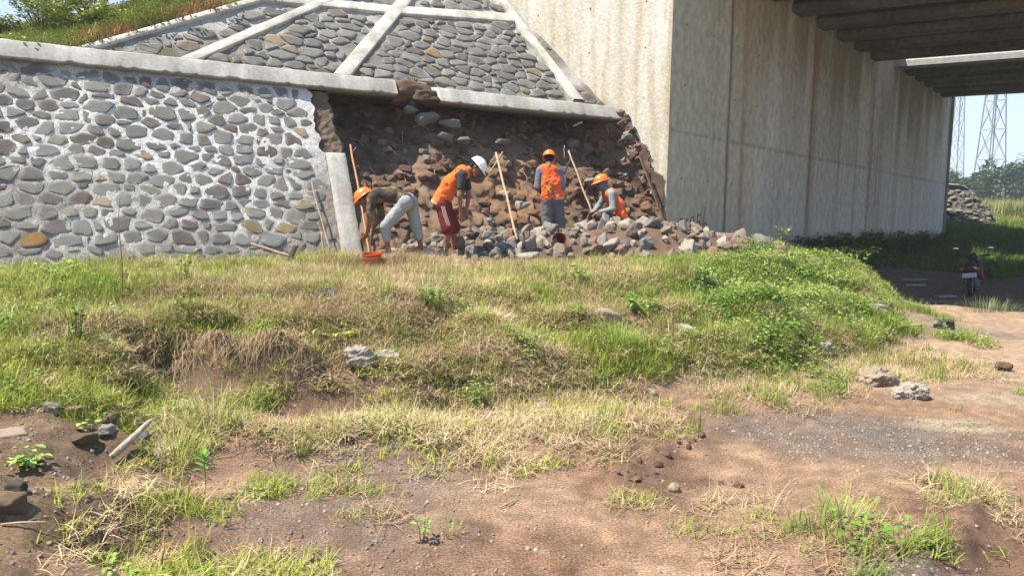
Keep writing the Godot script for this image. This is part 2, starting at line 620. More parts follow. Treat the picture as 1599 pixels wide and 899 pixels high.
func build_ground() -> void:
	var mb := MB.new()
	var cols := 400
	var zs := []
	var z := 1.6
	while z < 62.0:
		zs.append(z)
		z *= 1.0098 if z < 16.0 else 1.025
	for z0 in zs:
		for j in cols:
			var x: float = z0 * (-1.0 + 2.35 * j / (cols - 1))
			var h := ground_y(x, z0)
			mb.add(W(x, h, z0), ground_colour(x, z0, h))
	for i in zs.size() - 1:
		for j in cols - 1:
			var a := i * cols + j
			mb.quad(a, a + 1, a + cols + 1, a + cols)
	var m := skin_of("earth", 0.95, noise_tex(0.06, 0.58, 1.0, 3, 6, 1024), noise_bump(0.03, 6.0, 5), Vector3(0.83, 0.83, 0.83), 0.22, true)
	m.detail_enabled = true
	m.detail_blend_mode = BaseMaterial3D.BLEND_MODE_MUL
	m.detail_albedo = noise_tex(0.012, 0.84, 1.0, 61, 5)
	m.detail_uv_layer = BaseMaterial3D.DETAIL_UV_1
	structure("ground", mb.mesh(), m)
	# the plain beyond, out to the horizon
	var pl := MB.new()
	for zi in 24:
		for xi in 24:
			var x := -900.0 + 2000.0 * xi / 23.0
			var d := 61.0 + 1500.0 * pow(zi / 23.0, 2.0)
			pl.add(W(x, 1.45, d), g3(0.13, 0.17, 0.06))
	for i in 23:
		for j in 23:
			var a := i * 24 + j
			pl.quad(a, a + 1, a + 25, a + 24)
	structure("far_field", pl.mesh(), skin_of("far field", 0.95, noise_tex(0.02, 0.6, 1.0, 8), null, Vector3(0.02, 0.02, 0.02), 1.0, true))
	var un := MB.new()
	un.quad(un.add(Vector3(-900, -1.2, 900), g3(0.25, 0.2, 0.13)), un.add(Vector3(1100, -1.2, 900), g3(0.25, 0.2, 0.13)), un.add(Vector3(1100, -1.2, -70), g3(0.25, 0.2, 0.13)), un.add(Vector3(-900, -1.2, -70), g3(0.25, 0.2, 0.13)))
	structure("surrounding_ground", un.mesh(), skin_of("surrounding earth", 0.95, noise_tex(0.02, 0.7, 1.0, 8), null, Vector3(0.1, 0.1, 0.1), 1.0, true))


# ---------------------------------------------------------------- stones set in mortar
# irregular cells (a power diagram of jittered points), each cut back by a gap and rounded
func cells(w: float, h: float, dx: float, dy: float, gap: float, sd: int) -> Array:
	var g := RandomNumberGenerator.new()
	g.seed = sd
	var pts := []
	var ws := []
	var nx := int(w / dx) + 3
	var ny := int(h / dy) + 3
	for j in ny:
		for i in nx:
			pts.append(Vector2(i - 1 + (j % 2) * 0.5 + g.randf_range(-0.33, 0.33), j - 1 + g.randf_range(-0.3, 0.3)))
			ws.append(g.randf_range(-0.3, 0.3))
	var out := []
	for i in pts.size():
		var p: Vector2 = pts[i]
		if p.x * dx < 0.0 or p.x * dx > w or p.y * dy < 0.0 or p.y * dy > h:
			continue
		var poly := PackedVector2Array([p + Vector2(-1, -1), p + Vector2(1, -1), p + Vector2(1, 1), p + Vector2(-1, 1)])
		var gg := gap * g.randf_range(0.45, 1.6)
		for k in range(maxi(0, i - nx * 2 - 3), mini(pts.size(), i + nx * 2 + 4)):
			if k == i:
				continue
			var q: Vector2 = pts[k]
			var d := q - p
			var l := d.length()
			if l > 2.2:
				continue
			var n := d / l
			var off: float = (l * l + ws[i] - ws[k]) / (2.0 * l) - gg * 0.5
			var nw := PackedVector2Array()
			for e in poly.size():
				var a := poly[e]
				var b := poly[(e + 1) % poly.size()]
				var da: float = (a - p).dot(n) - off
				var db: float = (b - p).dot(n) - off
				if da <= 0.0:
					nw.append(a)
				if (da < 0.0) != (db < 0.0) and absf(da - db) > 1e-9:
					nw.append(a.lerp(b, da / (da - db)))
			poly = nw
			if poly.size() < 3:
				break
		if poly.size() < 3:
			continue
		var real := PackedVector2Array()
		for v in poly:
			real.append(Vector2(v.x * dx, v.y * dy))
		# drop very short edges, then round the corners
		var cl := PackedVector2Array()
		for v in real:
			if cl.is_empty() or cl[-1].distance_to(v) > dx * 0.12:
				cl.append(v)
		if cl.size() < 3:
			continue
		var rd := PackedVector2Array()
		for e in cl.size():
			var a := cl[e]
			var b := cl[(e + 1) % cl.size()]
			rd.append(a.lerp(b, g.randf_range(0.10, 0.27)))
			rd.append(a.lerp(b, g.randf_range(0.73, 0.9)))
		out.append(rd)
	return out


func stone_mesh(poly: PackedVector2Array, c: Vector2, rise: float, col: Color) -> MB:
	var mb := MB.new()
	var n := poly.size()
	var tx := R(-0.10, 0.10)
	var ty := R(-0.16, 0.10)
	var wob := []
	for i in n:
		wob.append(1.0 + R(-0.15, 0.08))
	var rings := [[1.04, -0.05], [1.0, 0.0], [0.955, 0.85], [0.55, 1.0]]
	var smear := g3(0.46, 0.44, 0.405)
	var low := R(0.05, 0.95)
	for r in rings:
		for i in n:
			var d: Vector2 = (poly[i] - c) * float(r[0]) * float(wob[i])
			var k := rise * float(r[1]) + (d.x * tx + d.y * ty if r[1] > 0.0 else 0.0) + R(-0.003, 0.003)
			if r[1] < 0.0:
				k = -0.04
			# mortar smeared over parts of the rim
			var w := clampf(nz.get_noise_2d((c.x + d.x) * 420.0, (c.y + d.y) * 420.0) * 2.4 + low - 0.25, 0.0, 0.85) * (1.0 if r[0] > 0.95 else (0.45 if r[0] > 0.8 else 0.15))
			mb.add(Vector3(d.x, d.y, k), var_col(col.lerp(smear, w), 0.13))
	for r in rings.size() - 1:
		for e in n:
			var e2 := (e + 1) % n
			mb.quad(r * n + e, r * n + e2, (r + 1) * n + e2, (r + 1) * n + e)
	var m := mb.add(Vector3(0, 0, rise * 1.03), col)
	var b := (rings.size() - 1) * n
	for e in n:
		mb.tri(m, b + e, b + (e + 1) % n)
	return mb


func stone_colour() -> Color:
	var k := R(0, 1)
	if k < 0.045:
		return var_col(g3(0.46, 0.36, 0.22), 0.2)
	if k < 0.055:
		return var_col(g3(0.48, 0.27, 0.10), 0.15)
	if k < 0.15:
		return var_col(g3(0.25, 0.205, 0.175), 0.2)
	if k < 0.30:
		return var_col(g3(0.34, 0.335, 0.31), 0.15)
	if k < 0.34:
		return var_col(g3(0.235, 0.18, 0.165), 0.15)
	return var_col(g3(0.305, 0.292, 0.268), 0.3)


# lays cells as stones under a parent; the 300 largest are parts, the rest one part
func lay_stones(parent: Node3D, polys: Array, face: Transform3D, rise: float, mt: Material) -> void:
	var list := []
	for p in polys:
		var c := Vector2.ZERO
		for v in p:
			c += v
		c /= p.size()
		var size := 0.0
		for v in p:
			size += (v - c).length()
		list.append([size / p.size(), p, c])
	list.sort_custom(func(a, b): return a[0] > b[0])
	var rest := MB.new()
	for i in list.size():
		var c: Vector2 = list[i][2]
		var mb := stone_mesh(list[i][1], c, rise * R(0.55, 1.3), stone_colour())
		var x := face * Transform3D(Basis(), Vector3(c.x, c.y, 0))
		if i < 298:
			part("stone", mb.mesh(), mt, parent, x)
		else:
			var o := rest.v.size()
			for k in mb.v.size():
				rest.add(x * mb.v[k], mb.c[k])
			for k in mb.t:
				rest.t.append(k + o)
	if rest.v.size() > 0:
		var st := part("small_stone", rest.mesh(), mt, parent)
		st.set_meta("kind", "stuff")


func build_stone_wall() -> void:
	# ---- the battered lower wall
	var y0 := 0.8
	var d0 := (CAPY - y0) * BATTER
	var root := thing("stone_retaining_wall", "sloping river-stone retaining wall in pale mortar left of the dug-out breach", "wall", wall_at(0, y0, d0))
	root.basis = Basis(WU, Vector3.UP, WN)
	var sl := Vector3(0, 1, -BATTER).normalized()
	var face := Transform3D(Basis(Vector3.RIGHT, sl, Vector3(0, BATTER, 1).normalized()), Vector3.ZERO)
	var len := (CAPY - y0) * sqrt(1.0 + BATTER * BATTER)
	var rock: Material = M.stone
	var s0 := -0.9
	var edge := func(r): return 4.33 if r < 2.05 else 4.24 + nz.get_noise_1d(r * 300.0) * 0.12
	var polys := []
	for p in cells(5.4, len + 0.2, 0.272, 0.192, 0.155, 21):
		var q := PackedVector2Array()
		var hi := -99.0
		var lo := 99.0
		var top := -99.0
		for v in p:
			q.append(v + Vector2(s0, -0.1))
			hi = maxf(hi, v.x + s0)
			lo = minf(lo, v.x + s0)
			top = maxf(top, v.y - 0.1)
		if hi < float(edge.call(q[0].y)) and top < len - 0.02:
			polys.append(q)
	var centers := []
	for p in polys:
		var c := Vector2.ZERO
		var rad := 0.0
		for v in p:
			c += v
		c /= p.size()
		for v in p:
			rad += v.distance_to(c)
		centers.append([c, rad / p.size()])
	lay_stones(root, polys, face, 0.009, rock)
	var mb := MB.new()
	var nx := 250
	var ny := 118
	for j in ny:
		var r := -0.25 + (len + 0.25) * j / (ny - 1)
		var e: float = edge.call(r)
		for i in nx:
			var s := s0 + (e - s0) * i / (nx - 1)
			var n1 := nz.get_noise_2d(s * 80.0, r * 80.0)
			var n2 := nz.get_noise_2d(s * 380.0, r * 380.0 + 40.0)
			var n3 := nz.get_noise_2d(s * 1300.0, r * 1300.0)
			var k := n1 * 0.010 + n2 * 0.013 + n3 * 0.006 - 0.003
			# pale trowelled mortar, dirtier at the top, along the foot and beside the breach
			var white := clampf(0.62 + nz.get_noise_2d(s * 34.0 + 20.0, r * 34.0) * 1.9 + n2 * 0.5, 0.0, 1.0)
			var c := g3(0.34, 0.32, 0.285).lerp(g3(0.70, 0.69, 0.66), white)
			var dirt := sm(0.75, 0.1, r + n1 * 0.5) * 0.75 + sm(2.7, 3.4, r + n1 * 0.6) * 0.55 + sm(3.3, 4.3, s + n1 * 0.8) * sm(1.9, 0.9, r + n1) * 0.85
			c = c.lerp(g3(0.29, 0.25, 0.20), clampf(dirt, 0, 0.9) * clampf(0.75 + n2, 0, 1))
			c = c.lerp(g3(0.42, 0.41, 0.39), sm(0.0, 1.0, -s) * 0.5)
			var t := 1.0 + n3 * 0.25
			mb.add(face * Vector3(s, r, k), Color(c.r * t, c.g * t, c.b * t))
	for j in ny - 1:
		for i in nx - 1:
			var a := j * nx + i
			mb.quad(a, a + 1, a + nx + 1, a + nx)
	part("mortar_bed", mb.mesh(), M.mortar, root)
	# smooth concrete strip that ends the sound masonry
	var bands := MB.new()
	var strip := MB.new()
	for j in 40:
		var r := 0.02 + 2.0 * j / 39.0
		for i in 8:
			var s := 4.335 + 0.315 * i / 7.0 + (nz.get_noise_1d(r * 500.0) * 0.012 if i in [0, 7] else 0.0)
			var n := nz.get_noise_2d(s * 200.0, r * 200.0)
			var edge_drop := -0.02 if i in [0, 7] or j == 39 else 0.0
			strip.add(face * Vector3(s, r, 0.05 + n * 0.006 + edge_drop), g3(0.47, 0.46, 0.425).lerp(g3(0.36, 0.34, 0.30), clampf(0.4 + n * 1.5, 0, 1)))
	for j in 39:
		for i in 7:
			var a := j * 8 + i
			strip.quad(a, a + 1, a + 9, a + 8)
	for sd in [[0, 1.0], [7, -1.0]]:   # its sides reach down into the wall
		for j in 39:
			var a: int = strip.add(strip.v[j * 8 + sd[0]], g3(0.36, 0.34, 0.3))
			var b: int = strip.add(strip.v[(j + 1) * 8 + sd[0]], g3(0.36, 0.34, 0.3))
			var a2 := strip.add(strip.v[a] - face.basis.z * 0.2, g3(0.3, 0.27, 0.22))
			var b2 := strip.add(strip.v[b] - face.basis.z * 0.2, g3(0.3, 0.27, 0.22))
			strip.quad(a, b, b2, a2)
	for i in 7:
		var a := strip.add(strip.v[39 * 8 + i], g3(0.36, 0.34, 0.3))
		var b := strip.add(strip.v[39 * 8 + i + 1], g3(0.36, 0.34, 0.3))
		strip.quad(a, b, strip.add(strip.v[b] - face.basis.z * 0.2, g3(0.3, 0.27, 0.22)), strip.add(strip.v[a] - face.basis.z * 0.2, g3(0.3, 0.27, 0.22)))
	part("concrete_strip", strip.mesh(), M.concrete, root)
	# the coping along the top, in two lengths with a gap between
	for cp in [[-1.6, 5.76, 0.0, 0.0], [6.53, 10.72, 0.05, -0.02]]:
		part("coping", coping(cp[0], cp[1], cp[2], cp[3]).mesh(), M.concrete, root, root.transform.affine_inverse())


func coping(sa: float, sb: float, drop: float, tilt: float) -> MB:
	var mb := MB.new()
	var n := int((sb - sa) / 0.06)
	var sec := [[0.10, -0.03], [0.125, 0.0], [-0.035, 0.235], [-0.06, 0.25], [-0.44, 0.30], [-0.44, -0.05], [0.0, -0.05]]
	for i in n + 1:
		var s := sa + (sb - sa) * i / n
		for k in sec.size():
			var jx := nz.get_noise_2d(s * 500.0, k * 77.0) * 0.007
			var jy := nz.get_noise_2d(s * 420.0 + 900.0, k * 77.0) * 0.008
			if k in [0, 1] and nz.get_noise_1d(s * 420.0) > 0.30:
				jx -= 0.022
				jy += 0.024
			var y: float = CAPY + sec[k][1] + jy - drop + tilt * (s - sa) / (sb - sa)
			var c := g3(0.36, 0.345, 0.315).lerp(g3(0.52, 0.505, 0.47), clampf(0.4 + nz.get_noise_1d(s * 900.0) * 0.7 + nz.get_noise_2d(s * 120.0, k * 30.0) * 1.6, 0, 1))
			c = c.lerp(g3(0.30, 0.28, 0.25), 0.5 if k in [0, 6, 5] else clampf(nz.get_noise_1d(s * 60.0 + 33.0) * 1.2, 0, 0.6))
			mb.add(wall_at(s, y, float(sec[k][0]) + jx), c)
	var m := sec.size()
	# subdivide the tall front face so that stains and chips show
	for i in n:
		for k in m:
			var a := i * m + k
			var b := i * m + (k + 1) % m
			mb.quad(a, a + m, b + m, b)
	for en in [0, n]:
		var cc := Vector3.ZERO
		for k in m:
			cc += mb.v[en * m + k]
		var c0 := mb.add(cc / m, g3(0.38, 0.36, 0.33))
		for k in m:
			mb.tri(c0, en * m + k, en * m + (k + 1) % m)
	return mb


func in_poly(p: Vector2, poly: Array) -> bool:
	return Geometry2D.is_point_in_polygon(p, PackedVector2Array(poly))


func build_slope() -> void:
	# ---- the stone-pitched cone above the coping, with concrete ribs that meet at its top
	var a := deg_to_rad(50.0)
	var up := Vector3(0, sin(a), 0) - WN * cos(a)
	var nn := Vector3(0, cos(a), 0) + WN * sin(a)
	var origin := wall_at(0, CAPY + 0.30, -0.30)
	var root := thing("stone_pitched_slope", "steep stone-pitched slope with fanning concrete ribs above the coping", "slope", origin)
	root.basis = Basis(WU, up, nn)
	var ribs := [
		[Vector2(0.91, -0.06), Vector2(1.10, -0.06), Vector2(7.50, 4.2), Vector2(7.25, 4.2)],
		[Vector2(2.29, -0.06), Vector2(2.57, -0.06), Vector2(7.75, 4.2), Vector2(7.48, 4.2)],
		[Vector2(4.71, -0.06), Vector2(5.03, -0.06), Vector2(7.98, 4.2), Vector2(7.70, 4.2)],
		[Vector2(9.63, -0.06), Vector2(9.90, -0.06), Vector2(8.76, 4.2), Vector2(8.55, 4.2)],
		[Vector2(3.75, 1.70), Vector2(6.32, 1.91), Vector2(9.24, 2.27), Vector2(9.16, 2.56), Vector2(6.39, 2.18), Vector2(3.90, 1.95)]]
	var region := [Vector2(1.0, -0.3), Vector2(10.5, -0.3), Vector2(8.6, 4.3), Vector2(7.4, 4.3)]
	var polys := []
	for p in cells(10.0, 4.4, 0.30, 0.20, 0.11, 77):
		var q := PackedVector2Array()
		var ok := true
		var c := Vector2.ZERO
		for v in p:
			var w: Vector2 = v + Vector2(0.8, -0.1)
			q.append(w)
			c += w
			if not in_poly(w, region):
				ok = false
		c /= p.size()
		for rb in ribs:
			if in_poly(c, rb):
				ok = false
			for w in q:
				if in_poly(c.lerp(w, 0.55), rb):
					ok = false
		if ok:
			polys.append(q)
	lay_stones(root, polys, Transform3D.IDENTITY, 0.022, M.stone)
	var mb := MB.new()
	var nx := 190
	var ny := 100
	for j in ny:
		var r := -0.35 + 4.65 * j / (ny - 1)
		var sa := 1.0 + 1.52 * r
		var sb := 10.5 - 0.4145 * r
		for i in nx:
			var s := sa + (sb - sa) * i / (nx - 1)
			var n1 := nz.get_noise_2d(s * 80.0, r * 80.0 + 300.0)
			var n2 := nz.get_noise_2d(s * 420.0, r * 420.0)
			var c := g3(0.50, 0.485, 0.455).lerp(g3(0.25, 0.23, 0.20), clampf(0.4 + n1 * 1.8, 0, 1))
			# earth and moss gathered in the lower left corners of the panels
			c = c.lerp(g3(0.17, 0.13, 0.095), sm(1.5, 0.2, r * 1.4 + absf(s - 5.3) * 0.8 + n1) * 0.85)
			c = c.lerp(g3(0.17, 0.13, 0.095), sm(1.0, 0.1, r * 1.2 + absf(s - 2.9) * 0.9 + n1) * 0.85)
			c = c.lerp(g3(0.10, 0.12, 0.03), clampf(sm(0.30, 0.05, r) * (n2 * 3.0 + n1 * 2.0), 0, 0.6))
			mb.add(Vector3(s, r, n1 * 0.03 + n2 * 0.016 - 0.012), c)
	for j in ny - 1:
		for i in nx - 1:
			var k := j * nx + i
			mb.quad(k, k + 1, k + nx + 1, k + nx)
	part("mortar_bed", mb.mesh(), M.mortar, root)
	for rb in ribs:
		var rm := MB.new()
		var steps := 60
		var crossing: bool = rb.size() == 6
		var lo := [rb[0], rb[1], rb[2]] if crossing else [rb[0], rb[3]]
		var hi := [rb[5], rb[4], rb[3]] if crossing else [rb[1], rb[2]]
		var prof := [[0.0, -0.08], [0.02, 0.035], [0.1, 0.05], [0.5, 0.052], [0.9, 0.05], [0.98, 0.035], [1.0, -0.08]]
		for i in steps + 1:
			var f := float(i) / steps * (lo.size() - 1)
			var seg := mini(int(f), lo.size() - 2)
			var pl: Vector2 = lo[seg].lerp(lo[seg + 1], f - seg)
			var ph: Vector2 = hi[seg].lerp(hi[seg + 1], f - seg)
			for k in prof.size():
				var w: Vector2 = pl.lerp(ph, float(prof[k][0]))
				var n := nz.get_noise_2d(w.x * 240.0, w.y * 240.0)
				w += Vector2(n, -n) * 0.007
				rm.add(Vector3(w.x, w.y, float(prof[k][1]) + n * 0.012 - (0.004 if crossing else 0.0)), g3(0.64, 0.605, 0.54).lerp(g3(0.40, 0.375, 0.33), clampf(0.35 + n * 1.5 + nz.get_noise_2d(w.x * 70.0, w.y * 70.0), 0, 1)))
		var m := prof.size()
		for i in steps:
			for k in m - 1:
				var q := i * m + k
				rm.quad(q, q + m, q + m + 1, q + 1)
		part("concrete_rib", rm.mesh(), M.concrete, root)
	# ---- the grass-grown side of the road embankment behind and left of the cone
	var hm := MB.new()
	var na := 60
	var nw := 90
	for i in na:
		var r := -0.8 + 5.0 * i / (na - 1)
		for j in nw:
			var w := -0.05 + 60.0 * pow(j / float(nw - 1), 1.8)
			var p := origin + WU * (0.98 + 1.53 * r) + up * r + DW * w
			var n := nz.get_noise_2d(p.x * 25.0, p.z * 25.0)
			p.y += n * 0.22 * sm(0.0, 1.5, w) + nz.get_noise_2d(p.x * 160.0, p.z * 160.0) * 0.05 - 0.03
			var c := g3(0.14, 0.17, 0.045).lerp(g3(0.20, 0.10, 0.05), sm(1.1, 0.2, w + n * 1.5) * 0.9)
			hm.add(p, c)
	for i in na - 1:
		for j in nw - 1:
			var k := i * nw + j
			hm.quad(k, k + nw, k + nw + 1, k + 1)
	structure("embankment", hm.mesh(), M.earth)


# ---------------------------------------------------------------- the breach dug into the bank
func hole_d(s: float, y: float) -> float:   # distance out from the wall's top line of the raw earth
	var rec := pick([[0.7, -0.35], [1.0, -0.15], [1.3, 0.0], [1.8, 0.22], [2.3, 0.42], [2.8, 0.62], [3.2, 0.78], [3.62, 0.86]], y)
	rec += 0.16 * nz.get_noise_2d(s * 55.0, y * 55.0) * 2.0
	rec -= 0.3 * exp(-pow((s - 6.45) / 0.5, 2.0)) * sm(2.7, 3.1, y)            # masonry still hanging in the gap
	rec += 0.22 * exp(-pow((s - 9.6) / 0.8, 2.0)) * sm(2.3, 2.9, y)            # deep shaded hollow at the right
	rec += 0.25 * exp(-pow((s - 7.9) / 0.5, 2.0)) * sm(2.7, 3.0, y)
	rec += 0.2 * exp(-pow((s - 5.3) / 0.4, 2.0)) * sm(3.0, 3.3, y)
	var side := sm(4.60, 4.78, s + nz.get_noise_1d(y * 200.0) * 0.12)
	rec = lerpf(0.07, rec, side)
	var d := (CAPY - y) * BATTER - rec
	var k := cellu.get_noise_2d(s * 260.0, y * 330.0)
	var k2 := cellu.get_noise_2d(s * 620.0 + 99.0, y * 700.0)
	d += (-k - 0.45) * 0.20 * side + (-k2 - 0.45) * 0.09 * side
	d += nz.get_noise_2d(s * 700.0, y * 700.0) * 0.035
	# earth still clings to the wing wall as far as the old face line
	var dw := (s - 10.583) * 1.55
	if (CAPY - y) * BATTER + 0.02 + nz.get_noise_2d(s * 200.0, y * 260.0) * 0.16 > dw:
		return maxf(d, dw + 0.07 + maxf(0.0, -k - 0.3) * 0.1)
	return d if s < 10.2 else minf(d, dw - 0.3)


func hole_colour(s: float, y: float, d: float) -> Color:
	var n := nz.get_noise_2d(s * 60.0 + 400.0, y * 60.0)
	var n2 := nz.get_noise_2d(s * 330.0, y * 330.0 + 9.0)
	var c := g3(0.27, 0.185, 0.13).lerp(g3(0.175, 0.12, 0.088), clampf(0.5 + n * 1.8, 0, 1))
	c = c.lerp(g3(0.36, 0.20, 0.105), exp(-pow((s - 7.9) / 1.1, 2.0) - pow((y - 1.9) / 0.55, 2.0)) * clampf(0.75 + n2 * 1.5, 0, 1))
	c = c.lerp(g3(0.22, 0.165, 0.12), sm(5.0, 4.6, s) * 0.9)
	var k := 1.0 + n2 * 0.45
	return Color(c.r * k, c.g * k, c.b * k)


func build_breach() -> void:
	var mb := MB.new()
	var nx := 330
	var ny := 150
	for j in ny:
		var f := j / float(ny - 1)
		for i in nx:
			var s := 4.28 + 6.82 * i / (nx - 1)
			var y := 0.7 + 3.1 * f
			var d := 0.0
			if y > 3.6:
				d = lerpf(hole_d(s, 3.6), -0.36, sm(3.6, 3.8, y))
				y = 3.6 + (y - 3.6) * 0.2 + nz.get_noise_2d(s * 300.0, y * 300.0) * 0.04
			else:
				d = hole_d(s, y)
			mb.add(wall_at(s, y, d), hole_colour(s, y, d))
	for j in ny - 1:
		for i in nx - 1:
			var a := j * nx + i
			mb.quad(a, a + 1, a + nx + 1, a + nx)
	var o := structure("excavated_bank", mb.mesh(), M.soil)
	# lumps of earth and stone sticking out of the raw face
	for i in 296:
		var s := R(4.8, 10.7)
		var y := 1.0 + 2.5 * pow(R(0, 1), 0.85)
		if s < 5.2 and y > 2.4:
			continue
		if s > 9.0 and R(0, 1) < 0.35:
			s = R(9.6, 10.7)
		var r := R(0.045, 0.105) * (1.25 if s > 9.2 else 1.0)
		var p := wall_at(s, y, hole_d(s, y) + r * 0.15)
		var stone := R(0, 1) < 0.16
		var b := Basis.from_euler(Vector3(R(0, TAU), R(0, TAU), R(0, TAU))).scaled(Vector3(R(0.9, 1.4), R(0.65, 1.0), R(0.8, 1.1)) * r)
		part("embedded_stone" if stone else "earth_clod", M.rocks[rng.randi() % 14], (M.rockmat[rng.randi() % 4] if stone else M.clodmat[rng.randi() % 3]), o, Transform3D(b, p))
	# slabs of the old masonry left hanging under the gap in the coping
	for q in [[6.35, 3.30, 0.30, 0.30, 0.16], [6.75, 3.22, 0.28, 0.27, 0.15], [6.05, 3.42, 0.22, 0.2, 0.12], [6.6, 2.98, 0.3, 0.2, 0.12], [6.95, 2.92, 0.22, 0.16, 0.1], [7.75, 2.95, 0.16, 0.2, 0.1], [6.2, 3.6, 0.12, 0.3, 0.13]]:
		var p := wall_at(q[0], q[1], (CAPY - q[1]) * BATTER - 0.16)
		part("masonry_slab", M.rocks[rng.randi() % 14], M.mortarlump, o, Transform3D(Basis(WU, Vector3.UP, WN) * Basis.from_euler(Vector3(R(-0.5, -0.2), R(-0.3, 0.3), R(-0.3, 0.3))) * Basis.from_scale(Vector3(q[3] * 0.8, q[4] * 0.62, 0.09)), p))
	# soil plug in the gap of the coping
	part("soil_plug", M.rocks[3], M.clodmat[0], o, Transform3D(Basis(WU, Vector3.UP, WN) * Basis.from_scale(Vector3(0.42, 0.2, 0.25)), wall_at(6.15, 3.73, -0.12)))
	part("soil_plug", M.rocks[5], M.clodmat[1], o, Transform3D(Basis(WU, Vector3.UP, WN) * Basis.from_scale(Vector3(0.3, 0.16, 0.22)), wall_at(6.3, 3.66, -0.02)))
	# broken masonry still stuck to the wing wall along the old joint
	for i in 60:
		var f := R(0, 1)
		var p := CORNER + DW * lerpf(1.10, 0.10, f) + Vector3(0, lerpf(3.74, 1.5, f), 0) + NW * R(-0.02, 0.05)
		p -= DW * R(-0.05, lerpf(0.22, 0.08, f))
		var r := R(0.05, 0.13)
		part("earth_clod", M.rocks[rng.randi() % 14], M.clodmat[rng.randi() % 3] if R(0, 1) < 0.65 else M.rockmat[rng.randi() % 4], o, Transform3D(Basis.from_euler(Vector3(R(0, TAU), R(0, TAU), R(0, TAU))).scaled(Vector3(r, r * 0.8, r)), p))
	# torn roots
	for i in 34:
		var s := R(9.7, 10.9) if i < 16 else R(5.0, 9.5)
		var y := R(3.2, 3.95) if i < 16 else R(1.6, 3.2)
		var p := wall_at(s, y, hole_d(minf(s, 10.6), minf(y, 3.6)) + 0.04)
		var rt := MB.new()
		var q := Vector3(R(-0.2, 0.2), R(-0.25, 0.1), 0.12)
		rt.tube([Vector3.ZERO, q * 0.5 + Vector3(0, 0.04, 0), q, q * 1.3 + Vector3(0, -0.08, 0)], [0.009, 0.008, 0.006, 0.003], 5, g3(0.36, 0.25, 0.16))
		part("root", rt.mesh(), M.vc, o, Transform3D(Basis(WU, Vector3.UP, WN), p))


# ---------------------------------------------------------------- the bridge
func slab_wall(a: Vector3, dir: Vector3, out: Vector3, l0: float, l1: float, y0: float, y1: float, thick: float, step: float, colf: Callable) -> MB:
	var mb := MB.new()
	var nx := maxi(2, int((l1 - l0) / step) + 1)
	var ny := maxi(2, int((y1 - y0) / step) + 1)
	for j in ny:
		for i in nx:
			var l := l0 + (l1 - l0) * i / (nx - 1)
			var y := y0 + (y1 - y0) * j / (ny - 1)
			mb.add(a + dir * l + Vector3(0, y, 0) + out * (nz.get_noise_2d(l * 60.0, y * 60.0) * 0.006), colf.call(l, y))
	for j in ny - 1:
		for i in nx - 1:
			var k := j * nx + i
			if dir.cross(Vector3.UP).dot(out) > 0.0:
				mb.quad(k, k + 1, k + nx + 1, k + nx)
			else:
				mb.quad(k, k + nx, k + nx + 1, k + 1)
	var g := g3(0.4, 0.39, 0.36)
	var e := []
	for q in [[l0, y0], [l1, y0], [l1, y1], [l0, y1]]:
		e.append(a + dir * float(q[0]) + Vector3(0, q[1], 0) + out * -0.01)
	for k in 4:
		var p: Vector3 = e[k]
		var q: Vector3 = e[(k + 1) % 4]
		mb.quad(mb.add(p, g), mb.add(q, g), mb.add(q - out * thick, g), mb.add(p - out * thick, g))
	mb.quad(mb.add(e[0] - out * thick, g), mb.add(e[1] - out * thick, g), mb.add(e[2] - out * thick, g), mb.add(e[3] - out * thick, g))
	return mb


func wing_colour(l: float, y: float) -> Color:
	var n := nz.get_noise_2d(l * 70.0, y * 22.0)
	var st := nz.get_noise_2d(l * 420.0, y * 26.0)
	var n2 := nz.get_noise_2d(l * 300.0, y * 300.0)
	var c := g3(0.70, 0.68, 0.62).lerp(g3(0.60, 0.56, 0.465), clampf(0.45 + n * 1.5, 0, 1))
	c = c.lerp(g3(0.40, 0.30, 0.17), clampf(st * 1.9 - 0.3, 0, 0.45))
	c = c.lerp(g3(0.74, 0.72, 0.66), clampf(-st * 2.0 - 0.3, 0, 0.5))
	c = c.lerp(g3(0.42, 0.31, 0.17), sm(0.16, 0.0, l + st * 0.1) * 0.55)
	c = c.lerp(g3(0.44, 0.36, 0.24), exp(-pow((l - 1.05 + st * 0.1) / 0.09, 2.0)) * sm(2.6, 3.6, y) * 0.5)
	c = c.lerp(g3(0.45, 0.41, 0.34), exp(-pow((y - 5.21) / 0.02, 2.0)) * 0.5 + exp(-pow((y - 3.35) / 0.025, 2.0)) * 0.4)
	# earth line left by the dug-away slope
	var sl := l - (0.06 + (y - 1.5) * 0.47)
	c = c.lerp(g3(0.30, 0.24, 0.18), sm(-0.10, 0.05, sl + n2 * 0.15) * sm(4.1, 3.7, y) * 0.8)
	c = c.lerp(g3(0.50, 0.47, 0.42), sm(0.0, 0.05, l - (1.85 + (y - 4.1) * 0.72)) * 0.4)
	var k := 1.0 + n2 * 0.10 + st * 0.08
	return Color(c.r * k, c.g * k, c.b * k)


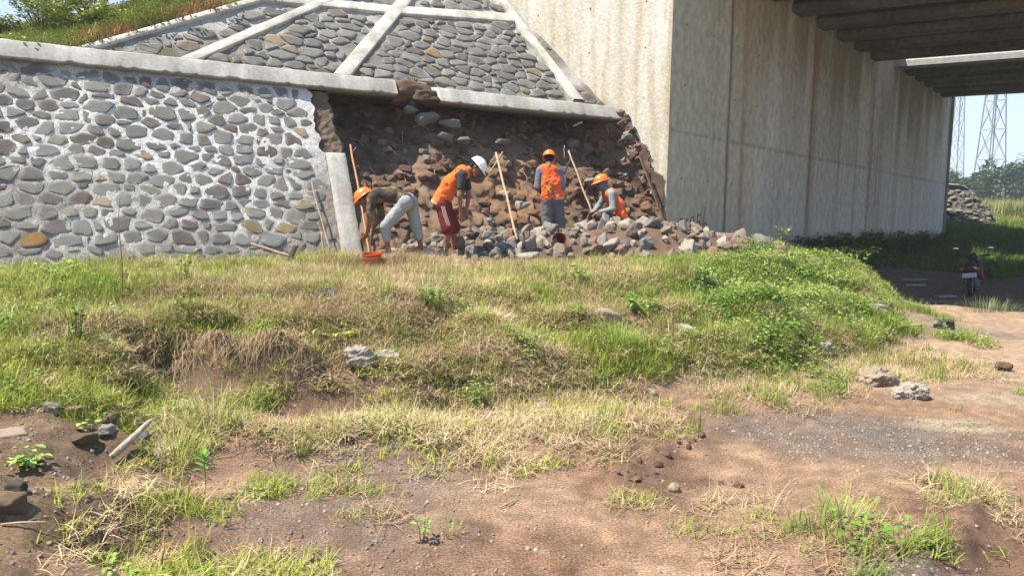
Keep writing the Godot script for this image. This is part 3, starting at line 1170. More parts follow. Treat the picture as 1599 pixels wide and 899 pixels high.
func face_colour(t: float, y: float) -> Color:
	var st := nz.get_noise_2d(t * 230.0, y * 9.0)
	var st2 := nz.get_noise_2d(t * 70.0 + 800.0, y * 9.0)
	var n := nz.get_noise_2d(t * 50.0, y * 50.0)
	var n2 := nz.get_noise_2d(t * 260.0, y * 160.0)
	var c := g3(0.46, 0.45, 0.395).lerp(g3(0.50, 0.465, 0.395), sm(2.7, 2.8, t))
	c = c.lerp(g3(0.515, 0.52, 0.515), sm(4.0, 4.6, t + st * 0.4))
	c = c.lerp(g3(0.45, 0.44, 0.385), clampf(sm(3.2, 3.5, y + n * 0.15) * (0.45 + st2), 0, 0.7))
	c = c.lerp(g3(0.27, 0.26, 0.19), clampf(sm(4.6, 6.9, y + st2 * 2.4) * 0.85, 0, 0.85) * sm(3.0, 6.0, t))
	c = c.lerp(g3(0.28, 0.275, 0.225), clampf(st * 0.7 - 0.12 + sm(3.0, 0.0, t) * 0.16, 0, 0.4))
	c = c.lerp(g3(0.62, 0.61, 0.58), clampf(-st * 0.5 - 0.2 - st2, 0, 0.3))
	var panel := floorf(t / 1.22) * 7.0 + (0.0 if y < 3.35 else 3.0)
	c *= 1.0 + 0.10 * nz.get_noise_1d(panel * 370.0)
	c = c.lerp(g3(0.30, 0.285, 0.24), exp(-pow((fmod(t, 1.22) - 0.6) / 0.03, 2.0)) * 0.22)
	# rust-brown runs below the joints
	for q in [[8.15, 0.16, 0.65, 6.9], [8.45, 0.08, 0.3, 6.0], [10.6, 0.22, 0.35, 6.2], [14.0, 0.28, 0.7, 7.0], [15.0, 0.55, 0.75, 7.0], [3.6, 0.12, 0.35, 5.0], [5.9, 0.1, 0.3, 7.0], [17.4, 0.3, 0.35, 7.0], [12.4, 0.15, 0.3, 5.0], [20.0, 0.4, 0.22, 6.0]]:
		var w := exp(-pow((t - float(q[0]) + st * 0.12) / float(q[1]), 2.0))
		c = c.lerp(g3(0.27, 0.175, 0.09), w * minf(0.9, float(q[2]) * 1.5) * clampf(0.75 + st * 1.2, 0, 1))
	c = c.lerp(g3(0.10, 0.10, 0.075), exp(-pow((t - 2.74 + st * 0.04) / 0.075, 2.0)) * 0.85)
	c = c.lerp(g3(0.26, 0.25, 0.22), exp(-pow((y - 3.35) / 0.022, 2.0)) * 0.55)
	c = c.lerp(g3(0.50, 0.49, 0.46), exp(-pow((t - 14.9) / 1.1, 2.0)) * 0.35)  # sky light from the gap between the decks, painted as a paler band
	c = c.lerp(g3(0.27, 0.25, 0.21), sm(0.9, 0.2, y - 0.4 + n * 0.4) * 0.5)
	var k := 1.06 + n2 * 0.10 + st * 0.07
	return Color(c.r * k * 1.07, c.g * k * 1.02, c.b * k * 0.93)


func build_bridge() -> void:
	var ab := thing("bridge_abutment", "tall pale concrete bridge abutment with rust-stained long face and sunlit wing wall", "abutment", CORNER)
	var inv := Transform3D(Basis(), -CORNER)
	part("wing_wall", slab_wall(CORNER, DW, NW, 0.0, 12.0, 0.3, 8.5, 0.7, 0.05, wing_colour).mesh(), M.concrete, ab, inv)
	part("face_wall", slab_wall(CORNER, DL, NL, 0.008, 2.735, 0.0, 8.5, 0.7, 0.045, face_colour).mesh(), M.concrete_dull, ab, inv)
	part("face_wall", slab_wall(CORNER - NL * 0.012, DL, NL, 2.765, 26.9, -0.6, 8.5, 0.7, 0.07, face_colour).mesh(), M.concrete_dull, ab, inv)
	part("end_wall", slab_wall(CORNER + DL * 26.9, DW, -NW, 0.0, 10.0, -0.6, 8.2, 0.5, 0.12, wing_colour).mesh(), M.concrete, ab, inv)
	# tie holes left by the formwork
	var hole := CylinderMesh.new()
	hole.top_radius = 0.016
	hole.bottom_radius = 0.016
	hole.height = 0.012
	hole.radial_segments = 10
	hole.rings = 1
	for i in 34:
		var on_wing := i < 14
		var l: float = [0.55, 1.77, 2.99][i % 3] if on_wing else 0.6 + 1.22 * ((i - 14) % 7)
		var y: float = [4.0, 5.0, 5.9, 2.6, 6.7][i / 3] if on_wing else [2.4, 4.3, 5.5][(i - 14) / 7]
		var nn := NW if on_wing else NL
		var at := (DW if on_wing else DL) * l + Vector3(0, y, 0) + nn * 0.002
		part("tie_hole", hole, M.hole, ab, Transform3D(Basis(nn.cross(Vector3.UP), nn, Vector3.UP), at))
	# red spray-painted figures low on the face, half behind the rubble
	var pm := MB.new()
	var figs := [
		[[0.0, 0.20], [0.05, 0.27], [0.12, 0.27], [0.15, 0.20], [0.10, 0.08], [0.0, 0.0], [0.17, 0.0]],
		[[0.28, 0.20], [0.34, 0.28], [0.34, 0.0]],
		[[0.48, 0.22], [0.54, 0.31], [0.62, 0.30], [0.65, 0.20], [0.58, 0.08], [0.47, 0.01], [0.67, 0.0]],
		[[0.97, 0.36], [0.80, 0.36], [0.79, 0.20], [0.90, 0.21], [0.95, 0.12], [0.90, 0.02], [0.78, 0.0]],
		[[1.17, 0.52], [1.10, 0.30], [1.07, 0.12], [1.12, 0.0], [1.22, 0.02], [1.25, 0.13], [1.18, 0.2], [1.08, 0.14]]]
	for fg in figs:
		for i in fg.size() - 1:
			var a := CORNER + NL * 0.004 + DL * (0.58 + float(fg[i][0])) + Vector3(0, 1.30 + fg[i][1], 0)
			var b := CORNER + NL * 0.004 + DL * (0.58 + float(fg[i + 1][0])) + Vector3(0, 1.30 + fg[i + 1][1], 0)
			var dir := (b - a).normalized()
			var side := dir.cross(NL) * 0.016
			var ext := dir * 0.012
			var c := g3(0.24, 0.075, 0.075)
			pm.quad(pm.add(a - ext - side + NL * 0.002 * i, c), pm.add(a - ext + side + NL * 0.002 * i, c), pm.add(b + ext + side + NL * 0.002 * i, c), pm.add(b + ext - side + NL * 0.002 * i, c))
	part("sprayed_number", pm.mesh(), M.vc, ab, inv)
	# two decks on concrete girders, side by side with a gap of sky between
	var gd := -DW
	var side := Vector3.UP.cross(gd)   # across the girders
	if side.dot(DL) < 0.0:
		side = -side
	for dk in [[[0.97, 2.70, 4.44, 6.22, 8.05, 9.80, 11.5, 13.25], -0.3, 13.9, "nearer bridge deck on heavy dark concrete girders over the shaded road", 6.93], [[16.2, 17.7, 19.3, 20.9, 22.45, 24.05], 16.15, 25.0, "farther bridge deck beyond the strip of sky, its front girder painted grey as if lit", 7.12]]:
		var o := thing("bridge_deck", dk[3], "bridge deck", CORNER + DL * float(dk[1]), "bridge decks")
		var base := -(CORNER + DL * float(dk[1]))
		for t in dk[0]:
			var gm := MB.new()
			var prof := [[0.0, 0.0], [0.62, 0.0], [0.62, 0.20], [0.43, 0.42], [0.43, 1.02], [0.56, 1.16], [0.56, 1.32], [0.06, 1.32], [0.06, 1.16], [0.19, 1.02], [0.19, 0.42], [0.0, 0.20]]
			var at: Vector3 = CORNER + DL * float(t)
			var n := 40
			for i in n + 1:
				for q in prof:
					var p := at + gd * (-0.25 + 19.0 * i / n) + side * float(q[0]) + Vector3(0, dk[4] + float(q[1]), 0)
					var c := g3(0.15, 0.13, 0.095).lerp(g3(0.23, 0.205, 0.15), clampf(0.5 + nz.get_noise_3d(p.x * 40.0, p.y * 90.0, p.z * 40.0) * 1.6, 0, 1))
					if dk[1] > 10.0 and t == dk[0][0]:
						c = c.lerp(g3(0.47, 0.48, 0.48), 0.8)  # light on the front girder painted in as a paler grey
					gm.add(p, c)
			var m := prof.size()
			for i in n:
				for k in m:
					gm.quad(i * m + k, i * m + (k + 1) % m, (i + 1) * m + (k + 1) % m, (i + 1) * m + k)
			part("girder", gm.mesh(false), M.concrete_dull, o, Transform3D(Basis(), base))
		var sl := MB.new()
		var pa := CORNER + DL * float(dk[1]) - gd * 0.6
		var pb := CORNER + DL * float(dk[2]) - gd * 0.6
		var y: float = dk[4] + 1.323
		var k := []
		for hh in [y, y + 0.28]:
			for q in [pa, pb, pb + gd * 20.0, pa + gd * 20.0]:
				k.append(Vector3(q.x, hh, q.z))
		for q in [[0, 1, 2, 3], [7, 6, 5, 4], [4, 5, 1, 0], [5, 6, 2, 1], [6, 7, 3, 2], [7, 4, 0, 3]]:
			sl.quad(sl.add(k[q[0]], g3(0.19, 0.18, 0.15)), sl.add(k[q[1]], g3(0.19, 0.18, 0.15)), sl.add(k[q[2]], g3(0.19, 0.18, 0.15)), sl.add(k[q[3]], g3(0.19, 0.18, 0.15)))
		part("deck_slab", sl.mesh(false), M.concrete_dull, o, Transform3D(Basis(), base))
		for q in [pa, pb]:
			var ph := 0.9 if (q == pa) == (dk[1] < 10.0) else 0.25
			var pr := MB.new()
			var s2: Vector3 = DL * (0.15 if q == pa else -0.15)
			pr.bar(q + s2 + Vector3(0, y + 0.285 + ph * 0.5, 0), q + s2 + gd * 20.0 + Vector3(0, y + 0.285 + ph * 0.5, 0), 0.24, ph, g3(0.5, 0.49, 0.46))
			part("parapet", pr.mesh(false), M.concrete, o, Transform3D(Basis(), base))


# ---------------------------------------------------------------- rocks
func rock_shape(sd: int, cuts: int, sub: int, rough: float) -> ArrayMesh:
	var g := RandomNumberGenerator.new()
	g.seed = sd
	var pl := []
	for i in cuts:
		var n := Vector3(g.randfn(), g.randfn(), g.randfn()).normalized()
		pl.append([n, g.randf_range(0.62, 0.98)])
	for ax in [Vector3.RIGHT, Vector3.LEFT, Vector3.UP, Vector3.DOWN, Vector3.FORWARD, Vector3.BACK]:
		pl.append([(ax + Vector3(g.randfn(), g.randfn(), g.randfn()) * 0.12).normalized(), g.randf_range(0.8, 1.0)])
	var mb := MB.new()
	var ids := {}
	for f in 6:
		for j in sub:
			for i in sub:
				var q := []
				for e in [[i, j], [i + 1, j], [i + 1, j + 1], [i, j + 1]]:
					var u := tan((float(e[0]) / sub * 2.0 - 1.0) * PI / 4.0)
					var v := tan((float(e[1]) / sub * 2.0 - 1.0) * PI / 4.0)
					var d: Vector3 = [Vector3(1, v, -u), Vector3(-1, v, u), Vector3(u, 1, -v), Vector3(u, -1, v), Vector3(u, v, 1), Vector3(-u, v, -1)][f].normalized()
					var key := Vector3i((d * 4096.0).round())
					if not ids.has(key):
						var s := 0.0
						for p in pl:
							var k := d.dot(p[0]) / float(p[1])
							if k > 0.0:
								s += pow(k, 34.0)
						var r := 1.0 / pow(s, 1.0 / 34.0)
						var w := 0.88 + 0.24 * (nz.get_noise_3d(d.x * 160.0 + sd * 30.0, d.y * 160.0, d.z * 160.0) + 0.5)
						r *= 1.0 + rough * (nz.get_noise_3d(d.x * 130.0 + sd * 50.0, d.y * 130.0, d.z * 130.0) + 0.5 * nz.get_noise_3d(d.x * 420.0 + sd * 50.0, d.y * 420.0, d.z * 420.0))
						ids[key] = mb.add(d * r, Color(w, w, w))
					q.append(ids[key])
				mb.quad(q[0], q[1], q[2], q[3])
	return mb.mesh()


func build_rubble() -> void:
	var tones := ["grey", "brown-grey", "pale grey", "reddish brown"]
	var feet := [W(-1.9, 0, 10.85), W(-1.45, 0, 11.2), W(-1.02, 0, 11.3), W(0.65, 0, 13.0)]
	var placed := []
	var tries := 0
	while placed.size() < 296 and tries < 6000:
		tries += 1
		var s := R(5.0, 12.2)
		var front := 2.35 + (s - 5.3) * 0.28
		var back := 1.45 + (s - 5.3) * 0.09
		var d := R(back - 0.3, front + 0.12)
		var big := pow(R(0, 1), 1.7)
		var r := lerpf(0.055, 0.155, big) * pick([[5.0, 0.7], [6.5, 0.95], [9.0, 1.05], [12.9, 1.0]], s)
		var p := wall_at(s, 0, d)
		if (p - CORNER).dot(NL) < 0.12 and (p - CORNER).dot(DL) > -0.05:
			continue
		if (p - CORNER).dot(NW) < 0.12 and (p - CORNER).dot(DL) < 0.05:
			continue
		var ok := true
		for f in feet:
			if Vector2(f.x - p.x, f.z - p.z).length() < r + 0.13:
				ok = false
		for q in placed:
			if Vector2(q[0].x - p.x, q[0].z - p.z).length() < (r + q[1]) * 0.6:
				ok = false
				break
		if not ok:
			continue
		p.y = ground_y(p.x, -p.z) + r * R(0.1, 0.5)
		placed.append([p, r])
		var k := 0
		var f := R(0, 1)
		k = 0 if f < 0.3 else (1 if f < 0.55 else (2 if f < 0.90 else 3))
		var zone := "near the bent man" if s < 6.3 else ("near the stooping man" if s < 7.4 else ("below the standing man" if s < 8.5 else ("below the crouching man" if s < 10.0 else ("under the red number" if s < 11.6 else "by the abutment"))))
		var row := "front edge of heap" if d > front - 0.35 else ("back of heap" if d < back + 0.3 else "mid heap")
		var sc := Vector3(R(0.95, 1.4), R(0.5, 0.9), R(0.85, 1.1))
		var shape := "flat" if sc.y < 0.64 else ("long" if sc.x > 1.22 else ("blocky" if sc.y > 0.85 else "angular"))
		var size := "large" if r > 0.145 else ("small" if r < 0.095 else "middling")
		solo("rubble_rock", M.rocks[rng.randi() % 14], M.rockmat[k], Transform3D(Basis.from_euler(Vector3(R(0, TAU), R(0, TAU), R(0, TAU))) * Basis.from_scale(sc * r), p),
			"%s %s %s rubble rock, %s, %s" % [size, shape, tones[k], row, zone], "rock", "rubble rocks heaped along the breach")


func tell_apart() -> void:
	var by := {}
	for o in get_children():
		if o.has_meta("label") and String(o.name).begins_with("rubble_rock"):
			var l: String = o.get_meta("label")
			if not by.has(l):
				by[l] = []
			by[l].append(o)
	for l in by:
		var list: Array = by[l]
		if list.size() < 2:
			continue
		list.sort_custom(func(a, b): return a.position.x / -a.position.z < b.position.x / -b.position.z)
		for i in list.size():
			var place: String = "leftmost" if i == 0 else ("rightmost" if i == list.size() - 1 else ["", "second", "third", "fourth", "fifth", "sixth", "seventh", "eighth"][mini(i, 7)] + " from left")
			list[i].set_meta("label", l + ", " + place)


func rock_at(kind: int, mt: int, x: float, z: float, r: Vector3, sink: float, label: String, yaw := 0.0, called := "rock", y := -99.0) -> void:
	var h := ground_y(x, z) if y < -90.0 else y
	solo(called, M.rocks[kind], M.rockmat[mt], Transform3D(Basis.from_euler(Vector3(0, yaw, 0)) * Basis.from_scale(r), W(x, h + r.y * sink, z)), label, "rock" if called != "concrete_chunk" else "concrete chunk")


func build_rocks() -> void:
	rock_at(14, 4, 3.48, 6.90, Vector3(0.145, 0.105, 0.12), 0.75, "rounded pale brown rock on the dirt road, left of the pair", 0.4)
	rock_at(15, 2, 3.60, 6.52, Vector3(0.085, 0.07, 0.09), 0.8, "lumpy grey rock with a notch on the dirt road, right of the pair", 0.9)
	var last: Node3D = get_child(get_child_count() - 1)
	for q in [[16, 0.095, -0.02, Vector3(0.075, 0.085, 0.075)], [14, -0.09, 0.03, Vector3(0.07, 0.06, 0.07)], [15, 0.06, 0.09, Vector3(0.08, 0.06, 0.06)]]:
		var x: Transform3D = last.transform.affine_inverse() * Transform3D(Basis.from_scale(q[3]), W(3.60 + q[1], ground_y(3.6, 6.5) + 0.05, 6.52 - q[2]))
		part("lobe", M.rocks[q[0]], M.rockmat[2], last, x)
	rock_at(16, 2, 3.46, 7.98, Vector3(0.085, 0.10, 0.08), 0.75, "upright grey rock at the foot of the grassy bank")
	rock_at(15, 5, 6.62, 11.1, Vector3(0.17, 0.085, 0.12), 0.7, "dark jagged rock on the road near the bridge shadow", 0.5)
	rock_at(2, 6, 5.36, 7.9, Vector3(0.12, 0.055, 0.07), 0.8, "flat brown wedge-shaped rock at the right edge of the road", 0.2)
	rock_at(0, 0, 4.58, 10.25, Vector3(0.09, 0.08, 0.08), 0.9, "grey rock half buried high in the bright green grass of the bank", 1.0)
	rock_at(5, 2, 4.9, 9.85, Vector3(0.15, 0.09, 0.12), 0.5, "pale rock at the grassy right toe of the bank", 0.4)
	rock_at(7, 2, 5.35, 9.75, Vector3(0.17, 0.06, 0.10), 0.4, "low pale rock sunk at the toe of the bank beside the road", 0.2)
	rock_at(11, 5, 5.95, 11.2, Vector3(0.09, 0.05, 0.07), 0.6, "small dark rock left of the dark jagged rock")
	rock_at(16, 2, -1.21, 5.80, Vector3(0.14, 0.11, 0.12), 0.5, "pale broken concrete chunk stuck in the bank above the red soil", 0.5, "concrete_chunk")
	rock_at(14, 2, -1.02, 5.86, Vector3(0.11, 0.055, 0.09), 0.5, "smaller pale concrete lump right of the stuck chunk", 0.2, "concrete_chunk")
	rock_at(6, 4, 1.0, 7.45, Vector3(0.16, 0.10, 0.12), 0.45, "tan flat slab showing through dry grass in mid-bank", 0.3)
	rock_at(12, 2, 1.75, 7.5, Vector3(0.17, 0.07, 0.10), 0.4, "pale grey slab in the dry grass at the bank's right", -0.5)
	rock_at(13, 4, 2.28, 7.05, Vector3(0.075, 0.04, 0.06), 0.6, "small pale stone at the lower edge of the dry grass")
	rock_at(0, 2, 1.22, 6.25, Vector3(0.05, 0.035, 0.04), 0.7, "little whitish stone below the bank near the tuft")
	rock_at(1, 2, 0.25, 5.75, Vector3(0.06, 0.04, 0.05), 0.6, "little grey stone at the toe of the bank in the middle")
	rock_at(2, 7, -2.30, 4.42, Vector3(0.085, 0.06, 0.05), 0.3, "blue-grey angular stone behind the weathered wood on the spoil heap", 0.5)
	rock_at(4, 6, -2.46, 4.42, Vector3(0.06, 0.06, 0.06), 0.3, "round dark grey stone on the crest of the spoil heap", 0.2)
	rock_at(10, 6, -2.40, 4.05, Vector3(0.075, 0.045, 0.05), 0.3, "flat dark grey stone left of the weathered wood", 0.8)
	rock_at(5, 0, -2.33, 4.15, Vector3(0.045, 0.035, 0.04), 0.6, "small dark grey stone left of the weathered wood")
	rock_at(8, 6, -2.13, 3.03, Vector3(0.075, 0.05, 0.06), 0.2, "pale crusted stone on the left edge of the spoil heap", 0.3)
	rock_at(7, 3, -2.62, 4.35, Vector3(0.07, 0.05, 0.05), 0.5, "reddish stone in the upper left of the spoil heap")
	rock_at(12, 4, -2.72, 3.95, Vector3(0.10, 0.05, 0.07), 0.1, "broad pale stone behind the leafy sprout at the left")
	rock_at(6, 0, -2.75, 4.32, Vector3(0.05, 0.04, 0.04), 0.6, "small dark stone at the upper left of the spoil heap")
	rock_at(9, 5, -2.2, 3.18, Vector3(0.05, 0.035, 0.04), 0.5, "small black stone above the pale crusted stone")
	for i in 44:
		var q: Array = [[0.72, 4.45], [0.95, 4.75], [1.2, 5.05], [1.35, 5.2], [1.3, 4.4], [0.85, 4.55]][i % 6]
		var r := lerpf(0.008, 0.03, pow(R(0, 1), 2.0))
		var cx: float = q[0] + R(-0.11, 0.11)
		var cz: float = q[1] + R(-0.09, 0.09)
		solo("soil_clod", M.rocks[rng.randi() % 14], M.clodmat[rng.randi() % 2], Transform3D(Basis.from_euler(Vector3(R(0, TAU), R(0, TAU), R(0, TAU))) * Basis.from_scale(Vector3(r * 1.3, r * 0.8, r)), W(cx, ground_y(cx, cz) + r * 0.2, cz)), "dark crumbled soil clod along the damp rut's edge", "soil clod", "clods along the rut")
	# one smooth round pebble by itself
	var sp := SphereMesh.new()
	sp.radius = 0.037
	sp.height = 0.066
	sp.radial_segments = 20
	sp.rings = 12
	solo("pebble", sp, M.rockmat[4], Transform3D(Basis(), W(0.99, ground_y(0.99, 4.27) + 0.022, 4.27)), "smooth round cream pebble alone on the damp dirt", "pebble")
	# loose gravel and crumbs
	for kind in 3:
		var xs := []
		var cs := []
		for i in 26000:
			var x := R(-3.2, 5.5)
			var z := R(2.3, 8.5)
			var w := nz.get_noise_2d(x * 60.0 + 11.0, z * 60.0) * 0.6
			var p := 0.14 + ell_mask(GRAVEL, x, z, w) * 0.9 + dirtpile(x, z) * 0.25 + ell_mask(BARE, x, z, 0.0) * 0.3
			if R(0, 1) > p or mound(x, z, H(x, z)) > 0.5 and R(0, 1) > 0.1 + dirtpile(x, z):
				continue
			var r := lerpf(0.003, 0.013, pow(R(0, 1), 4.5))
			xs.append(Transform3D(Basis.from_euler(Vector3(R(0, TAU), R(0, TAU), R(0, TAU))) * Basis.from_scale(Vector3(r, r * 0.7, r * 1.1)), W(x, ground_y(x, z) + r * 0.05, z)))
			var c := [g3(0.23, 0.205, 0.18), g3(0.14, 0.13, 0.125), g3(0.27, 0.195, 0.14), g3(0.28, 0.245, 0.205), g3(0.26, 0.165, 0.11)][rng.randi() % 5] as Color
			cs.append(var_col(c, 0.2))
		scatter("gravel", M.rocks_low[kind], M.vcw, xs, cs, ["loose grey gravel strewn over the dirt road", "loose brown gravel crumbs strewn over the dirt", "fine mixed grit strewn over the bare ground"][kind], "gravel")


# ---------------------------------------------------------------- plants
func blade(mb: MB, p: Vector3, yaw: float, l: float, w: float, lean: float, bend: float, seg: int, c: Color) -> void:
	var d := Vector3(cos(yaw), 0, sin(yaw))
	var sd := Vector3(-sin(yaw), 0, cos(yaw))
	var a := lean
	var q := p
	var pa := -1
	var pb := -1
	for i in seg + 1:
		var f := float(i) / seg
		var ww := w * (1.0 - f * f * 0.92)
		var tint := c * lerpf(0.82, 1.1, f)
		tint.a = 1.0
		var x := mb.add(q - sd * ww, tint)
		var y := mb.add(q + sd * ww, tint)
		if pa >= 0:
			mb.quad(pa, pb, y, x)
		pa = x
		pb = y
		q += (Vector3.UP * cos(a) + d * sin(a)) * (l / seg)
		a += bend / seg


func leaf(mb: MB, p: Vector3, dir: Vector3, up: Vector3, l: float, w: float, c: Color, droop := 0.3) -> void:
	var sd := dir.cross(up).normalized()
	var n := sd.cross(dir).normalized()
	var rows := [[0.0, 0.06], [0.3, 0.85], [0.62, 1.0], [0.85, 0.55], [1.0, 0.04]]
	var last := []
	for r in rows:
		var f: float = r[0]
		var m := p + dir * l * f - n * droop * l * f * f
		var h: float = w * float(r[1])
		var cur := [mb.add(m - sd * h + n * h * 0.25, c), mb.add(m, c * 0.93), mb.add(m + sd * h + n * h * 0.25, c)]
		if last.size():
			mb.quad(last[0], last[1], cur[1], cur[0])
			mb.quad(last[1], last[2], cur[2], cur[1])
		last = cur


func clump_mesh(kind: int, sd: int) -> ArrayMesh:
	rng.seed = sd
	var mb := MB.new()
	var white := Color.WHITE
	match kind:
		0:   # short green turf
			for i in 26:
				var a := R(0, TAU)
				var r := 0.085 * sqrt(R(0, 1))
				blade(mb, Vector3(cos(a) * r, -0.01, sin(a) * r), R(0, TAU), R(0.025, 0.105), R(0.0016, 0.0032), R(0.2, 1.1), R(0.2, 1.4), 3, var_col(white, 0.3))
		1:   # dry tangle
			for i in 34:
				var a := R(0, TAU)
				var r := 0.11 * sqrt(R(0, 1))
				blade(mb, Vector3(cos(a) * r, -0.005 + R(0, 0.03), sin(a) * r), R(0, TAU), R(0.04, 0.17), R(0.0011, 0.0024), R(0.7, 1.5), R(-0.9, 1.6), 4, var_col(white, 0.3))
		2:   # small broad leaves
			for i in 20:
				var a := R(0, TAU)
				var r := 0.10 * sqrt(R(0, 1))
				var h := R(0.01, 0.11)
				var p := Vector3(cos(a) * r, h, sin(a) * r)
				var yaw := R(0, TAU)
				leaf(mb, p, Vector3(cos(yaw), R(-0.1, 0.5), sin(yaw)).normalized(), Vector3.UP, R(0.018, 0.042), R(0.006, 0.013), var_col(white, 0.22))
				if i % 3 == 0:
					blade(mb, Vector3(p.x * 0.6, 0, p.z * 0.6), yaw, h * 1.05, 0.0013, 0.1, 0.2, 2, var_col(white * 0.7, 0.1))
		3:   # tall thin grass
			for i in 30:
				var a := R(0, TAU)
				var r := 0.07 * sqrt(R(0, 1))
				blade(mb, Vector3(cos(a) * r, -0.01, sin(a) * r), R(0, TAU), R(0.10, 0.26), R(0.0014, 0.0028), R(0.02, 0.4), R(0.1, 1.0), 4, var_col(white, 0.25))
		4:   # far tall grass or crop
			for i in 26:
				var a := R(0, TAU)
				var r := 0.45 * sqrt(R(0, 1))
				blade(mb, Vector3(cos(a) * r, -0.05, sin(a) * r), R(0, TAU), R(0.45, 1.0), R(0.010, 0.022), R(0.05, 0.35), R(0.2, 1.5), 3, var_col(white, 0.25))
		5:   # far leafy clump
			for i in 34:
				var p := Vector3(R(-0.4, 0.4), R(0.03, 0.5), R(-0.4, 0.4))
				var yaw := R(0, TAU)
				leaf(mb, p, Vector3(cos(yaw), R(-0.2, 0.6), sin(yaw)).normalized(), Vector3.UP, R(0.07, 0.15), R(0.025, 0.05), var_col(white, 0.3))
		7:   # a few long broken straws
			for i in 6:
				blade(mb, Vector3(R(-0.08, 0.08), 0.0, R(-0.08, 0.08)), R(0, TAU), R(0.14, 0.36), R(0.0009, 0.0019), R(0.1, 1.2), R(-0.3, 1.3), 5, var_col(white, 0.3))
		6:   # pale dead roots and stems hanging
			for i in 16:
				blade(mb, Vector3(R(-0.08, 0.08), R(-0.02, 0.02), R(-0.03, 0.03)), R(0, TAU), R(0.10, 0.26), R(0.0010, 0.0024), R(1.2, 2.6), R(0.2, 1.2), 4, var_col(white, 0.3))
	return mb.mesh()


